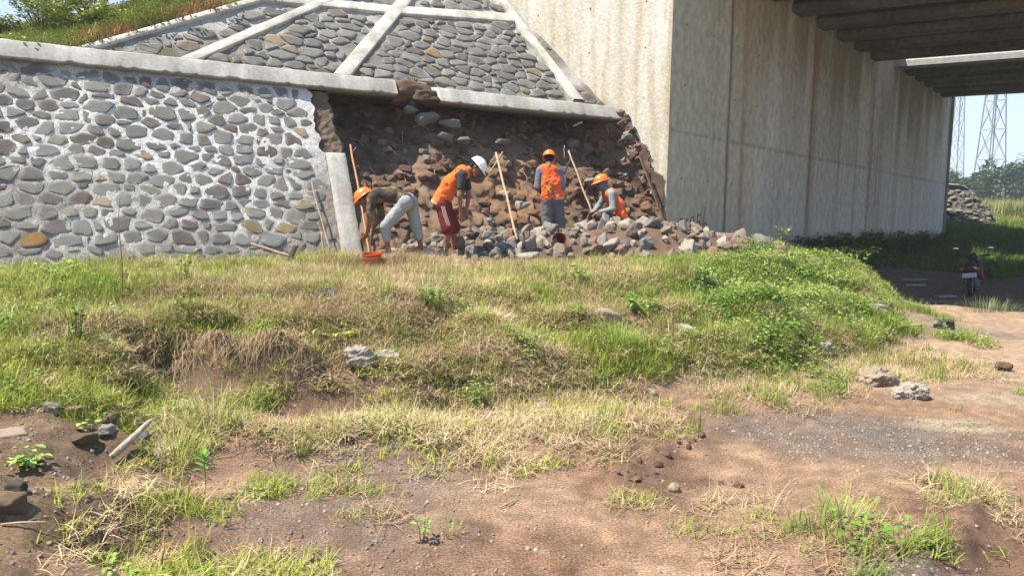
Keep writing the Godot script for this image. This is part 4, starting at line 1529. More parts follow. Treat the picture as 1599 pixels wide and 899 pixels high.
func build_grass() -> void:
	var clumps := {}
	for k in 8:
		clumps[k] = clump_mesh(k, 100 + k)
	rng.seed = 4242
	var green := []
	var greenc := []
	var dry := []
	var dryc := []
	var lf := []
	var lfc := []
	var tall := []
	var tallc := []
	for i in 285000:
		var x := R(-5.6, 7.6)
		var z := R(2.5, 15.5)
		if absf(x) > z * 0.78 + 0.2:
			continue
		var v := veg(x, z)
		var what := R(0, 1)
		var n := nz.get_noise_2d(x * 70.0 + 500.0, z * 70.0)
		var s := R(0.7, 1.25)
		var y := ground_y(x, z)
		var b := Basis(Vector3.UP, R(0, TAU)) * Basis(Vector3.RIGHT, R(-0.25, 0.25))
		var px := x / z
		if what < 0.46:
			if R(0, 1) < v.x * 1.2:
				var c := g3(0.25, 0.32, 0.045).lerp(g3(0.40, 0.41, 0.09), clampf(0.45 + n * 1.5 + R(-0.3, 0.3), 0, 1))
				c = c.lerp(g3(0.17, 0.26, 0.05), sm(0.12, 0.3, px) * 0.6)
				if R(0, 1) < 0.035 + 0.14 * sm(0.2, 0.35, px):
					tall.append(Transform3D(b.scaled(Vector3(s, s * R(0.6, 1.0), s)), W(x, y, z)))
					tallc.append(var_col(c, 0.15))
				else:
					green.append(Transform3D(b.scaled(Vector3(s * 1.1, s * R(0.7, 1.25), s * 1.1)), W(x, y, z)))
					greenc.append(var_col(c, 0.15))
		elif what < 0.80:
			if R(0, 1) < v.y * 1.2:
				var c := g3(0.52, 0.40, 0.255).lerp(g3(0.36, 0.24, 0.145), clampf(0.4 - n * 1.4 + R(-0.3, 0.3), 0, 1))
				if R(0, 1) < 0.22:
					c = g3(0.42, 0.36, 0.15)
				dry.append(Transform3D(b.scaled(Vector3(s * 1.15, s * R(0.6, 1.3), s * 1.15)), W(x, y, z)))
				dryc.append(var_col(c, 0.2))
		else:
			if R(0, 1) < v.z * 1.1:
				var c := g3(0.15, 0.25, 0.05).lerp(g3(0.25, 0.33, 0.09), clampf(0.5 + n * 1.5, 0, 1))
				lf.append(Transform3D(b.scaled(Vector3(s, s * R(0.6, 1.3), s) * (0.85 + 0.5 * sm(0.2, 0.35, px))), W(x, y, z)))
				lfc.append(var_col(c, 0.18))
	var straws := []
	var strawsc := []
	for i in 2600:
		var x := R(-5.4, 6.5)
		var z := R(3.0, 12.5)
		var v := veg(x, z)
		if R(0, 1) < v.y * 0.8 + v.x * 0.2:
			straws.append(Transform3D(Basis(Vector3.UP, R(0, TAU)).scaled(Vector3.ONE * R(0.7, 1.2)), W(x, ground_y(x, z), z)))
			strawsc.append(var_col(g3(0.55, 0.43, 0.27), 0.25))
	# hanging roots over the eroded scarp
	var hang := []
	var hangc := []
	for i in 120:
		var x := R(-2.95, -1.5)
		var z := R(5.74, 5.98)
		var h := H(x, z)
		if h > 0.2 and h < 0.8:
			hang.append(Transform3D(Basis(Vector3.UP, R(0, TAU)).scaled(Vector3.ONE * R(0.8, 1.5)), W(x, ground_y(x, z) + 0.04, z - 0.03)))
			hangc.append(var_col(g3(0.33, 0.235, 0.145), 0.3))
	scatter("green_grass", clumps[0], M.leaf, green, greenc, "short yellow-green grass over the bank and in patches on the dirt", "grass")
	scatter("dry_grass", clumps[1], M.straw, dry, dryc, "tangled straw-coloured dead grass over the bank", "dry grass")
	scatter("ground_cover", clumps[2], M.leaf, lf, lfc, "small broad-leaved green creepers among the grass of the bank", "ground cover")
	scatter("tall_grass", clumps[3], M.leaf, tall, tallc, "thin taller grass stems standing out of the turf", "grass")
	scatter("straw", clumps[7], M.straw, straws, strawsc, "long broken straws sticking out of the grassy bank", "straw")
	scatter("hanging_root", clumps[6], M.straw, hang, hangc, "pale dead roots hanging over the eroded scarp in the bank", "roots")
	# grass beyond the shaded road, the crop field, and the embankment
	var fx := []
	var fc := []
	for i in 9000:
		var z := R(22.5, 48.0)
		var x := R(0.45 * z, 0.80 * z)
		if (W(x, 0, z) - CORNER).dot(NL) < 0.3 and (W(x, 0, z) - CORNER).dot(DL) < 27.2:
			continue
		if R(0, 1) > sm(23.0, 25.5, z + nz.get_noise_2d(x * 60.0, z * 60.0) * 3.0):
			continue
		var s := R(0.3, 0.62)
		fx.append(Transform3D(Basis(Vector3.UP, R(0, TAU)).scaled(Vector3(s, s * R(0.6, 1.0), s)), W(x, ground_y(x, z), z)))
		fc.append(var_col(g3(0.115, 0.185, 0.032).lerp(g3(0.27, 0.30, 0.08), sm(36.0, 44.0, z) * 0.8), 0.25))  # nearer blades coloured darker to paint in the bridge shade
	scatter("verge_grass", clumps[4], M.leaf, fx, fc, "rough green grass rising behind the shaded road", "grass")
	fx = []
	fc = []
	for i in 5200:
		var z := R(44.0, 66.0)
		var x := R(0.52 * z, 0.80 * z)
		fx.append(Transform3D(Basis(Vector3.UP, R(0, TAU)).scaled(Vector3(1.0, R(1.2, 1.9), 1.0)), W(x, ground_y(x, minf(z, 60.0)), z)))
		fc.append(var_col(g3(0.25, 0.30, 0.10).lerp(g3(0.38, 0.36, 0.17), R(0, 0.8)), 0.2))
	scatter("field_crop", clumps[4], M.leaf, fx, fc, "tall pale green crop standing in the field behind the bridge", "crop")
	var ex := []
	var ec := []
	var lx := []
	var lc := []
	var a := deg_to_rad(50.0)
	var up := Vector3(0, sin(a), 0) - WN * cos(a)
	var origin := wall_at(0, CAPY + 0.30, -0.30)
	for i in 15000:
		var r := R(-0.5, 4.2)
		var w := 26.0 * pow(R(0, 1), 1.4)
		if w < 0.5 and R(0, 1) < 0.75:
			continue
		var p := origin + WU * (0.98 + 1.53 * r) + up * r + DW * w
		var n := nz.get_noise_2d(p.x * 25.0, p.z * 25.0)
		p.y += n * 0.22 * sm(0.0, 1.5, w) - 0.03
		var n2 := nz.get_noise_2d(p.x * 60.0, p.z * 60.0 + 40.0)
		var t := Transform3D(Basis(Vector3.UP, R(0, TAU)).scaled(Vector3.ONE * R(0.18, 0.42)), p)
		if R(0, 1) < 0.62 - n2:
			ex.append(t)
			ec.append(var_col(g3(0.26, 0.30, 0.065).lerp(g3(0.36, 0.34, 0.10), clampf(0.4 + n2 * 2.0, 0, 1)).lerp(g3(0.30, 0.14, 0.07), sm(1.2, 0.3, w + n * 2.0) * 0.9), 0.2))
		else:
			lx.append(t.scaled_local(Vector3.ONE * 1.4))
			lc.append(var_col(g3(0.17, 0.24, 0.05), 0.25))
	scatter("embankment_grass", clumps[4], M.leaf, ex, ec, "sunlit yellow-green grass on the embankment at the top left", "grass")
	scatter("embankment_creeper", clumps[5], M.leaf, lx, lc, "leafy creepers growing through the embankment grass", "creeper")


# a branching leafy plant: stems and many separate leaves
func plant(called: String, label: String, category: String, at: Vector3, height: float, spread: float, stems: int, leaves: int, ll: float, lw: float, c1: Color, c2: Color, sd: int, group := "") -> Node3D:
	rng.seed = sd
	var o := thing(called, label, category, at, group)
	var st := MB.new()
	var fo := MB.new()
	for i in stems:
		var a := R(0, TAU)
		var out := spread * sqrt(R(0.02, 1.0))
		var tip := Vector3(cos(a) * out, height * R(0.6, 1.0), sin(a) * out)
		var mid := tip * 0.5 + Vector3(R(-0.1, 0.1) * spread, height * 0.12, R(-0.1, 0.1) * spread)
		var base := Vector3(cos(a) * out * 0.15, -0.03, sin(a) * out * 0.15)
		var rr := maxf(0.003, height * 0.008)
		st.tube([base, mid, tip], [rr, rr * 0.7, rr * 0.3], 5, var_col(c1.lerp(g3(0.16, 0.12, 0.06), 0.5), 0.15))
		for k in maxi(1, leaves / stems):
			var f := pow(R(0.06, 1.0), 0.7)
			var p := base.lerp(mid, f * 2.0) if f < 0.5 else mid.lerp(tip, f * 2.0 - 1.0)
			var yaw := R(0, TAU)
			var dir := Vector3(cos(yaw), R(-0.25, 0.6), sin(yaw)).normalized()
			p += dir * R(0.0, 0.35) * ll * 1.5
			leaf(fo, p, dir, Vector3.UP, ll * R(0.6, 1.2), lw * R(0.7, 1.15), var_col(c1.lerp(c2, R(0, 1)), 0.2), R(0.05, 0.5))
	part("stem", st.mesh(), M.vc, o)
	part("foliage", fo.mesh(), M.leaf, o)
	return o


func tuft(called: String, label: String, at: Vector3, n: int, l: float, spread: float, c: Color, sd: int, group := "") -> void:
	rng.seed = sd
	var mb := MB.new()
	for i in n:
		var a := R(0, TAU)
		var r := spread * sqrt(R(0, 1))
		blade(mb, Vector3(cos(a) * r, -0.02, sin(a) * r), a + R(-0.6, 0.6), l * R(0.5, 1.1), R(0.0016, 0.0032), R(0.05, 0.7), R(0.2, 1.2), 5, var_col(c, 0.25))
	solo(called, mb.mesh(), M.leaf, Transform3D(Basis(), at), label, "grass tuft", group)


func G(x: float, z: float) -> Vector3:
	return W(x, ground_y(x, z), z)


func build_plants() -> void:
	var bright := g3(0.22, 0.36, 0.07)
	var mid := g3(0.13, 0.22, 0.045)
	var pale := g3(0.30, 0.36, 0.13)
	tuft("grass_tuft", "bushy green grass tuft alone on the gravelly dirt", G(-1.34, 4.58), 90, 0.17, 0.05, g3(0.24, 0.31, 0.08), 11)
	tuft("grass_tuft", "upright bright green grass tuft at the toe of the bank", G(0.75, 5.55), 110, 0.17, 0.08, g3(0.26, 0.36, 0.07), 12)
	tuft("grass_tuft", "wide rounded bright green grass tuft halfway up the bank", G(1.0, 6.75), 220, 0.28, 0.17, g3(0.23, 0.34, 0.07), 13)
	tuft("grass_tuft", "tall pale green grass beside the weathered wood", G(-2.02, 4.35), 90, 0.30, 0.15, g3(0.33, 0.38, 0.11), 14)
	tuft("grass_tuft", "tall thin grass tuft behind the weathered wood", G(-2.0, 4.85), 60, 0.36, 0.16, g3(0.34, 0.39, 0.13), 15)
	tuft("grass_tuft", "sparse low grass tuft on the gravel right of the sprout", G(-1.42, 4.05), 60, 0.10, 0.10, g3(0.25, 0.30, 0.10), 16)
	tuft("grass_tuft", "small grass tuft at the bottom of the gravel patch", G(-0.28, 3.55), 40, 0.09, 0.05, g3(0.24, 0.33, 0.09), 17)
	tuft("grass_tuft", "bright grass tuft at the crest near the blue rag", G(-1.95, 7.25), 120, 0.2, 0.16, g3(0.28, 0.36, 0.07), 18)
	tuft("grass_tuft", "tall bright grass tuft at the right toe of the bank", G(4.15, 8.7), 200, 0.36, 0.2, g3(0.32, 0.40, 0.08), 19)
	tuft("grass_tuft", "thin green grass tuft standing on the lower right dirt", G(1.78, 3.75), 90, 0.22, 0.12, g3(0.30, 0.36, 0.10), 20)
	tuft("grass_tuft", "pale wispy grass tuft near the right edge of the dirt", G(2.72, 4.2), 70, 0.16, 0.09, g3(0.33, 0.35, 0.15), 22)
	# the upright sprout with its crown of leaves
	rng.seed = 31
	var o := thing("sprout", "single upright sprout with a crown of bright leaves on a thin stem", "sprout", G(-1.67, 3.9))
	var st := MB.new()
	st.tube([Vector3(0, -0.02, 0), Vector3(0.01, 0.1, 0), Vector3(0.005, 0.21, 0)], [0.004, 0.0035, 0.003], 6, g3(0.25, 0.27, 0.10))
	part("stem", st.mesh(), M.vc, o)
	for i in 16:
		var lm := MB.new()
		var a := i * 2.4
		var f := i / 15.0
		leaf(lm, Vector3.ZERO, Vector3(cos(a) * (0.85 - 0.5 * f), 0.45 + f * 0.6, sin(a) * (0.85 - 0.5 * f)).normalized(), Vector3.UP, lerpf(0.065, 0.045, f), 0.012, var_col(g3(0.17, 0.33, 0.06), 0.15), 0.35)
		part("leaf", lm.mesh(), M.leaf, o, Transform3D(Basis(), Vector3(0.005, 0.14 + f * 0.085, 0)))
	plant("seedling", "tiny seedling with a dark shadow at the bottom of the gravel patch", "seedling", G(-0.42, 3.46), 0.14, 0.05, 3, 16, 0.04, 0.009, mid, bright, 32)
	plant("leafy_sprout", "low sprout with round bright leaves at the left edge", "sprout", G(-2.42, 3.62), 0.10, 0.14, 9, 40, 0.05, 0.019, bright, g3(0.30, 0.44, 0.10), 33)
	plant("leafy_sprout", "small round-leaved sprout among the stones of the spoil heap", "sprout", G(-2.46, 4.2), 0.07, 0.06, 3, 9, 0.05, 0.02, bright, pale, 34)
	plant("leafy_bush", "bright leafy bush on the crest before the red number", "bush", G(2.42, 9.2), 0.42, 0.2, 16, 210, 0.055, 0.018, bright, pale, 35)
	plant("leafy_weed", "leaning bright weed growing from the stones below the wall", "weed", W(4.75, ground_y(4.75, 12.9) + 0.1, 12.9), 0.42, 0.18, 9, 90, 0.06, 0.018, bright, pale, 36)
	plant("leafy_weed", "dark leafy weed clump in the middle of the dry grass", "weed", G(-0.72, 6.9), 0.32, 0.26, 16, 230, 0.04, 0.012, mid, bright, 37)
	plant("leafy_weed", "fine-leaved weed growing low in the bank below the tan slab", "weed", G(0.15, 6.35), 0.24, 0.26, 14, 190, 0.035, 0.010, mid, bright, 38)
	plant("leafy_weed", "green weed at the toe of the bank above the bare dirt", "weed", G(-0.28, 5.6), 0.22, 0.12, 8, 90, 0.05, 0.010, mid, pale, 39)
	plant("leafy_weed", "leafy weed on the crest left of the tan slab", "weed", G(0.75, 8.5), 0.26, 0.2, 10, 110, 0.055, 0.016, bright, pale, 40)
	plant("leafy_weed", "broad-leaved weed above the tan slab on the bank", "weed", G(1.35, 7.7), 0.26, 0.25, 10, 110, 0.07, 0.02, mid, bright, 41)
	plant("leafy_weed", "tall dark-leaved weed at the left edge of the bank", "weed", G(-3.2, 5.35), 0.42, 0.16, 8, 90, 0.05, 0.014, g3(0.08, 0.13, 0.03), mid, 42)
	plant("leafy_weed", "green weed climbing before the stone wall beside the brown stalk", "weed", G(-3.25, 7.2), 0.42, 0.16, 9, 80, 0.05, 0.016, bright, pale, 43)
	plant("leafy_weed", "low weed before the stone wall at the far left", "weed", G(-4.4, 7.2), 0.26, 0.3, 12, 110, 0.06, 0.018, bright, pale, 44)
	plant("leafy_weed", "yellow-green weed hanging over the eroded scarp", "weed", G(-1.45, 6.2), 0.16, 0.22, 10, 120, 0.035, 0.012, g3(0.33, 0.40, 0.06), bright, 45)
	# bright bushes along the right end of the bank
	var at := [[3.55, 9.6], [4.3, 10.6], [4.9, 11.4], [3.95, 11.4], [5.35, 11.9], [5.75, 11.6], [4.6, 12.2]]
	for i in at.size():
		plant("leafy_bush", ["low bright bush on the bank left of the half-buried rock", "bright spreading bush on the bank right of the half-buried rock", "pale-leaved bush near the right end of the bank", "bright bush at the crest under the abutment", "tall-stemmed pale bush at the end of the bank", "last wispy bush at the bank's right end before the shade", "bush below the pale stones at the end of the heap"][i], "bush", G(at[i][0], at[i][1]), R(0.15, 0.26), R(0.3, 0.42), 24, 420, 0.036, 0.012, bright.lerp(pale, R(0.3, 1.0)), g3(0.38, 0.42, 0.15), 50 + i, "bushes on the right of the bank")
	# dark bushes against the foot of the abutment, in the shade of the decks
	var sh := [[8.1, 19.6, 0.55], [9.1, 20.5, 0.75], [9.9, 21.4, 0.85], [10.9, 22.4, 0.9], [11.9, 23.6, 0.95], [12.9, 24.8, 0.85], [14.0, 26.0, 0.9], [15.1, 27.3, 0.8], [8.2, 17.6, 0.5], [9.0, 18.8, 0.55], [7.2, 16.0, 0.45], [16.4, 28.8, 0.7]]
	for i in sh.size():
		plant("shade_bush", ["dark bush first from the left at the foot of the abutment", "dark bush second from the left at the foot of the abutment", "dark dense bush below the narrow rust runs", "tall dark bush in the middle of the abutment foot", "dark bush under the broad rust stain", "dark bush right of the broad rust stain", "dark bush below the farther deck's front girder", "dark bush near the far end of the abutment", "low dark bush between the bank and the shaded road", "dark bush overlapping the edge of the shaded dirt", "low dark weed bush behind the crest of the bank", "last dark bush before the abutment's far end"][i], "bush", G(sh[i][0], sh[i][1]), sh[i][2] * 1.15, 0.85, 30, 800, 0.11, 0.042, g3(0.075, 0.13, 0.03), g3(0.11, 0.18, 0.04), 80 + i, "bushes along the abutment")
	var sl := [[16.0, 25.2], [16.9, 25.6], [15.2, 24.6], [17.9, 24.7], [18.5, 24.3], [16.4, 24.4]]
	for i in sl.size():
		plant("sunlit_weed", ["sunlit weed left of the planks in the strip of light", "sunlit weed second left of the motorbike", "sunlit weed left-most in the strip of light", "sunlit weed right of the motorbike's mirror", "right-most sunlit weed at the frame edge", "low sunlit weed just behind the planks"][i], "weed", G(sl[i][0], sl[i][1]), R(0.5, 0.8), 0.3, 10, 110, 0.10, 0.035, bright, pale, 110 + i, "sunlit weeds behind the shaded road")
	tuft("roadside_grass", "grey-green grass at the edge of the bridge shadow at the right", G(8.7, 13.3), 260, 0.34, 0.45, g3(0.22, 0.27, 0.13), 140)
	tuft("roadside_grass", "small grass tuft at the edge of the bridge shadow", G(7.6, 13.0), 160, 0.24, 0.35, g3(0.25, 0.28, 0.12), 141)
	# shrubs on the embankment at the top left
	var eb := [[-9.4, 15.0, 5.6, 1.0], [-8.3, 14.2, 5.2, 0.8], [-9.2, 16.4, 6.2, 1.2], [-7.4, 16.4, 6.5, 0.9], [-6.2, 16.0, 6.8, 0.7], [-10.6, 15.6, 5.4, 0.6], [-8.6, 12.6, 4.4, 0.5]]
	for i in eb.size():
		plant("embankment_shrub", ["round green shrub at the embankment's skyline", "olive shrub in the middle of the embankment", "largest shrub highest at the top left of the embankment", "dark green shrub at the top edge of the embankment", "dark shrub right-most on the embankment by the stone slope", "wispy shrub left-most on the skyline", "low shrub above the coping at the far left"][i], "shrub", W(eb[i][0], eb[i][2] - 0.45, eb[i][1]), eb[i][3] * 0.95, 1.15 * eb[i][3], 50, 1500, 0.085, 0.032, g3(0.26, 0.32, 0.08), g3(0.42, 0.45, 0.15), 150 + i, "shrubs on the embankment")
	# small grass sprigs rooted in the pitched slope
	for i in 6:
		var sx: float = [6.2, 7.0, 7.6, 8.4, 4.9, 8.9][i]
		tuft("slope_sprig", ["grass sprig left of the gap above the coping", "bright grass sprig first above the right coping", "bright grass sprig in the middle above the right coping", "thin grass sprig above the right coping near the rib", "grass sprig at the foot of the third rib", "grass sprig right-most above the coping"][i], wall_at(sx, CAPY + 0.33, -0.33), 40, 0.16, 0.12, g3(0.26, 0.31, 0.08), 170 + i, "sprigs above the coping")
	# the dead brown stalk before the wall, a forked dry stalk, a straw stem
	var ds := MB.new()
	ds.tube([Vector3(0, -0.05, 0), Vector3(0.01, 0.4, 0), Vector3(-0.005, 0.75, 0.01), Vector3(0.015, 0.98, 0)], [0.006, 0.005, 0.004, 0.002], 5, g3(0.22, 0.12, 0.06))
	solo("dead_stalk", ds.mesh(), M.vc, Transform3D(Basis(), G(-3.6, 6.75)), "thin dead brown stalk upright before the stone wall", "stalk")
	ds = MB.new()
	ds.tube([Vector3(0, -0.02, 0), Vector3(0.03, 0.16, 0.02), Vector3(0.09, 0.33, 0.03)], [0.004, 0.003, 0.0015], 5, g3(0.52, 0.42, 0.25))
	ds.tube([Vector3(0, 0, 0), Vector3(-0.02, 0.07, 0.0)], [0.003, 0.0015], 5, g3(0.52, 0.42, 0.25))
	solo("straw_stem", ds.mesh(), M.vc, Transform3D(Basis(), G(-0.18, 4.35)), "pale forked straw stem leaning on the dirt below the bank", "stem")
	ds = MB.new()
	ds.tube([Vector3(0, -0.02, 0), Vector3(0.0, 0.1, 0.0), Vector3(0.015, 0.17, 0)], [0.004, 0.003, 0.002], 5, g3(0.22, 0.14, 0.08))
	for q in [[0.05, 0.1], [-0.04, 0.13], [0.02, 0.17]]:
		leaf(ds, Vector3(0.005, q[1], 0), Vector3(signf(q[0]), 0.1, 0.3).normalized(), Vector3.UP, 0.035, 0.012, g3(0.24, 0.13, 0.07))
	solo("withered_seedling", ds.mesh(), M.vc, Transform3D(Basis(), G(-1.48, 3.02)), "withered brown seedling in the grass at the bottom left", "seedling")


# ---------------------------------------------------------------- the distance
func tree(called: String, label: String, at: Vector3, h: float, w: float, sd: int, c: Color) -> void:
	rng.seed = sd
	var o := thing(called, label, "tree", at, "trees beyond the field")
	var tr := MB.new()
	tr.tube([Vector3(0, -0.5, 0), Vector3(0.1, h * 0.3, 0), Vector3(-0.1, h * 0.7, 0.1)], [h * 0.025, h * 0.02, h * 0.008], 7, g3(0.16, 0.12, 0.09))
	for i in 7:
		var a := R(0, TAU)
		var y := R(0.25, 0.6) * h
		tr.tube([Vector3(0, y, 0), Vector3(cos(a) * w * 0.3, y + h * 0.12, sin(a) * w * 0.3), Vector3(cos(a) * w * 0.6, y + h * 0.2, sin(a) * w * 0.6)], [h * 0.01, h * 0.007, h * 0.003], 5, g3(0.16, 0.12, 0.09))
	part("trunk", tr.mesh(), M.vc, o)
	var cr := MB.new()
	var lumps := []
	for i in 20:
		var a := R(0, TAU)
		var r := w * 0.75 * sqrt(R(0, 1))
		var y := h * R(0.28, 0.9)
		r *= sqrt(clampf(1.15 - pow((y / h - 0.5) * 1.9, 2.0), 0.1, 1))
		lumps.append([Vector3(cos(a) * r, y, sin(a) * r), R(0.18, 0.34) * w])
	for i in 2600:
		var l: Array = lumps[rng.randi() % lumps.size()]
		var d := Vector3(rng.randfn(), rng.randfn() * 0.75, rng.randfn()).normalized() * float(l[1]) * pow(R(0.2, 1.0), 0.4)
		var p: Vector3 = l[0] + d
		var yaw := R(0, TAU)
		leaf(cr, p, Vector3(cos(yaw), R(-0.5, 0.5), sin(yaw)).normalized(), Vector3.UP, R(0.35, 0.7), R(0.14, 0.25), var_col(c, 0.25), 0.3)
	part("crown", cr.mesh(), M.leaf, o)


func pylon(label: String, at: Vector3, h: float, base: float, yaw: float) -> void:
	var o := thing("lattice_pylon", label, "pylon", at, "power pylons")
	o.rotation.y = yaw
	var steel := g3(0.24, 0.245, 0.25)
	var half := func(f): return lerpf(base * 0.5, 0.55, pow(f, 0.9))
	var corner := func(f, k): return Vector3([-1, 1, 1, -1][k % 4] * float(half.call(f)), h * f, [-1, -1, 1, 1][k % 4] * float(half.call(f)))
	for k in 4:
		var lg := MB.new()
		for i in 10:
			lg.bar(corner.call(i / 10.0, k), corner.call((i + 1) / 10.0, k), 0.2, 0.2, steel)
		part("leg", lg.mesh(false), M.vc, o)
	var n := 8
	for i in n:
		var f0 := 1.0 - pow(1.0 - i / float(n), 1.25)
		var f1 := 1.0 - pow(1.0 - (i + 1) / float(n), 1.25)
		for k in 4:
			var br := MB.new()
			br.bar(corner.call(f0, k), corner.call(f1, k + 1), 0.09, 0.09, steel)
			br.bar(corner.call(f0, k + 1), corner.call(f1, k), 0.08, 0.08, steel)
			br.bar(corner.call(f1, k), corner.call(f1, k + 1), 0.08, 0.08, steel)
			part("brace", br.mesh(false), M.vc, o)
	for y in [0.72, 0.84, 0.95]:
		var am := MB.new()
		for sx in [-1.0, 1.0]:
			am.bar(Vector3(0, h * y, 0), Vector3(sx * 4.2, h * y + 0.3, 0), 0.2, 0.2, steel)
			am.bar(Vector3(0, h * y + 1.5, 0), Vector3(sx * 4.2, h * y + 0.3, 0), 0.16, 0.16, steel)
		part("cross_arm", am.mesh(false), M.vc, o)


func build_distance() -> void:
	pylon("nearer grey lattice pylon standing in the field right of the bridge wall", W(95.9, 1.4, 150.0), 42.0, 4.8, 0.12)
	pylon("farther grey lattice pylon half hidden by the end of the bridge wall", W(112.0, 1.4, 190.0), 46.0, 4.8, -0.1)
	var tc := g3(0.055, 0.10, 0.03)
	var ts := [[67.6, 102.0, 9.0, 4.6], [73.5, 104.0, 9.5, 5.0], [79.0, 110.0, 11.5, 6.0], [76.0, 116.0, 9.5, 5.0], [68.5, 112.0, 8.0, 4.4], [88.0, 118.0, 12.5, 6.5], [75.5, 126.0, 9.5, 4.6], [83.0, 105.0, 10.0, 5.0], [95.0, 120.0, 11.0, 6.0]]
	for i in ts.size():
		tree("field_tree", ["bushy tree just right of the nearer pylon's foot", "lower round tree beyond the field between taller ones", "tall full tree beyond the field at the right", "dense green tree behind the lower round tree", "small tree seen through the nearer pylon", "tallest tree at the right edge of the view", "little tree at the foot of the farther pylon", "broad tree at the frame's right edge", "far tree past the right edge of the trees"][i], W(ts[i][0], 1.2, ts[i][1]), ts[i][2], ts[i][3], 200 + i, tc.lerp(g3(0.08, 0.13, 0.04), R(0, 1)))
	# low red-roofed houses among the trees
	for q in [[78.5, 118.0, 7.0], [72.5, 124.0, 5.0]]:
		var hs := thing("far_house", "low red-roofed house among the trees" if q[0] > 75 else "small red roof seen past the nearer pylon's foot", "house", W(q[0], 1.3, q[1]))
		var wl := MB.new()
		wl.box(Transform3D(Basis(), Vector3(0, 1.4, 0)), Vector3(q[2], 2.8, 4.0), g3(0.5, 0.45, 0.4))
		part("wall", wl.mesh(false), M.vc, hs)
		var rf := MB.new()
		var a := q[2] * 0.5 + 0.4 as float
		for s in [-1.0, 1.0]:
			rf.quad(rf.add(Vector3(-a, 2.7, 2.5 * s), g3(0.36, 0.11, 0.05)), rf.add(Vector3(a, 2.7, 2.5 * s), g3(0.36, 0.11, 0.05)), rf.add(Vector3(a, 4.3, 0), g3(0.36, 0.11, 0.05)), rf.add(Vector3(-a, 4.3, 0), g3(0.36, 0.11, 0.05)))
		part("roof", rf.mesh(false), M.vc, hs)
		for k in 3:
			var wn := MB.new()
			wn.box(Transform3D(Basis(), Vector3(-2.0 + 2.0 * k, 1.5, 2.02)), Vector3(0.9, 1.1, 0.06), g3(0.06, 0.06, 0.07))
			part("window", wn.mesh(false), M.vc, hs)
	# the matching stone cone at the abutment's far end
	var cone := thing("far_stone_cone", "stone-covered cone with a pale concrete cap beyond the abutment's end", "slope", W(22.9, 1.0, 39.5))
	var cm := MB.new()
	var n := 160
	var rows := 50
	for j in rows + 1:
		var f := j / float(rows)
		for i in n:
			var a := TAU * i / n
			var r := lerpf(2.95, 1.15, f)
			var w := cellu.get_noise_3d(cos(a) * 1100.0, f * 900.0, sin(a) * 1100.0)
			r += (-w - 0.4) * 0.2
			var k := 0.1 + (-w) * 1.3
			cm.add(Vector3(cos(a) * r, f * 2.2, -sin(a) * r), g3(0.20, 0.185, 0.165) * clampf(k, 0.4, 1.2))
	for j in rows:
		for i in n:
			var i2 := (i + 1) % n
			cm.quad(j * n + i, j * n + i2, (j + 1) * n + i2, (j + 1) * n + i)
	part("stone_face", cm.mesh(), M.soil, cone)
	part("cap", M.rocks[7], M.rockmat[2], cone, Transform3D(Basis.from_euler(Vector3(0.05, 0.4, -0.16)) * Basis.from_scale(Vector3(1.25, 0.24, 1.1)), Vector3(0.1, 2.3, 0)))
	var rx := []
	var rc := []
	for i in 420:
		var a := R(0, TAU)
		var f := R(0.0, 1.0)
		var r := lerpf(2.95, 1.15, f)
		rx.append(Transform3D(Basis.from_euler(Vector3(R(0, TAU), R(0, TAU), R(0, TAU))).scaled(Vector3(1.2, 0.7, 1.0) * R(0.08, 0.19)), Vector3(cos(a) * r, f * 2.2, -sin(a) * r)))
		rc.append(var_col(g3(0.15, 0.138, 0.122), 0.4))
	scatter("stone", M.rocks_low[1], M.vcw, rx, rc, "", "", cone)


# ---------------------------------------------------------------- people
func frame(fwd: Vector3, up: Vector3) -> Basis:   # -z looks forward
	var z := -fwd.normalized()
	var x := up.cross(z).normalized()
	return Basis(x, z.cross(x), z)


func hand_into(mb: MB, wrist: Vector3, dir: Vector3, palm: Vector3, left: float, curl: float, col: Color) -> void:
	var d := dir.normalized()
	var n := (palm - d * palm.dot(d)).normalized()       # the palm faces n
	var s := d.cross(n).normalized() * left              # towards the thumb
	var b := Blob.new(wrist - Vector3.ONE * 0.16 + d * 0.07, wrist + Vector3.ONE * 0.16 + d * 0.07, 0.0048)
	b.bone(wrist - d * 0.05, wrist + d * 0.01, 0.026, 0.024, 0.015)
	b.bone(wrist + d * 0.01 + s * 0.015, wrist + d * 0.082 + s * 0.024, 0.017, 0.014, 0.015)
	b.bone(wrist + d * 0.01 - s * 0.015, wrist + d * 0.078 - s * 0.026, 0.017, 0.013, 0.015)
	b.bone(wrist + d * 0.02, wrist + d * 0.085, 0.018, 0.014, 0.015)
	for k in 4:
		var off := (1.5 - k) * 0.020
		var p := wrist + d * (0.088 - absf(off) * 0.15) + s * off
		var l: float = [0.041, 0.046, 0.042, 0.033][k]
		var a := curl * (0.8 + 0.12 * k)
		var q := d
		for j in 3:
			q = (d * cos(a * (j + 0.6)) + n * sin(a * (j + 0.6)) + s * off * 1.5).normalized()
			var p2: Vector3 = p + q * l * [1.0, 0.66, 0.52][j]
			b.bone(p, p2, 0.0088 - j * 0.0008, 0.0082 - j * 0.0008, 0.004)
			p = p2
	var t0 := wrist + d * 0.025 + s * 0.026 + n * 0.006
	var t1 := t0 + (d * 0.55 + s * 0.75 + n * 0.35).normalized() * 0.042
	var t2 := t1 + (d * 0.85 + s * 0.15 + n * 0.5).normalized() * 0.032
	b.bone(t0, t1, 0.012, 0.0105, 0.008)
	b.bone(t1, t2, 0.0102, 0.0085, 0.004)
	b.into(mb, col)


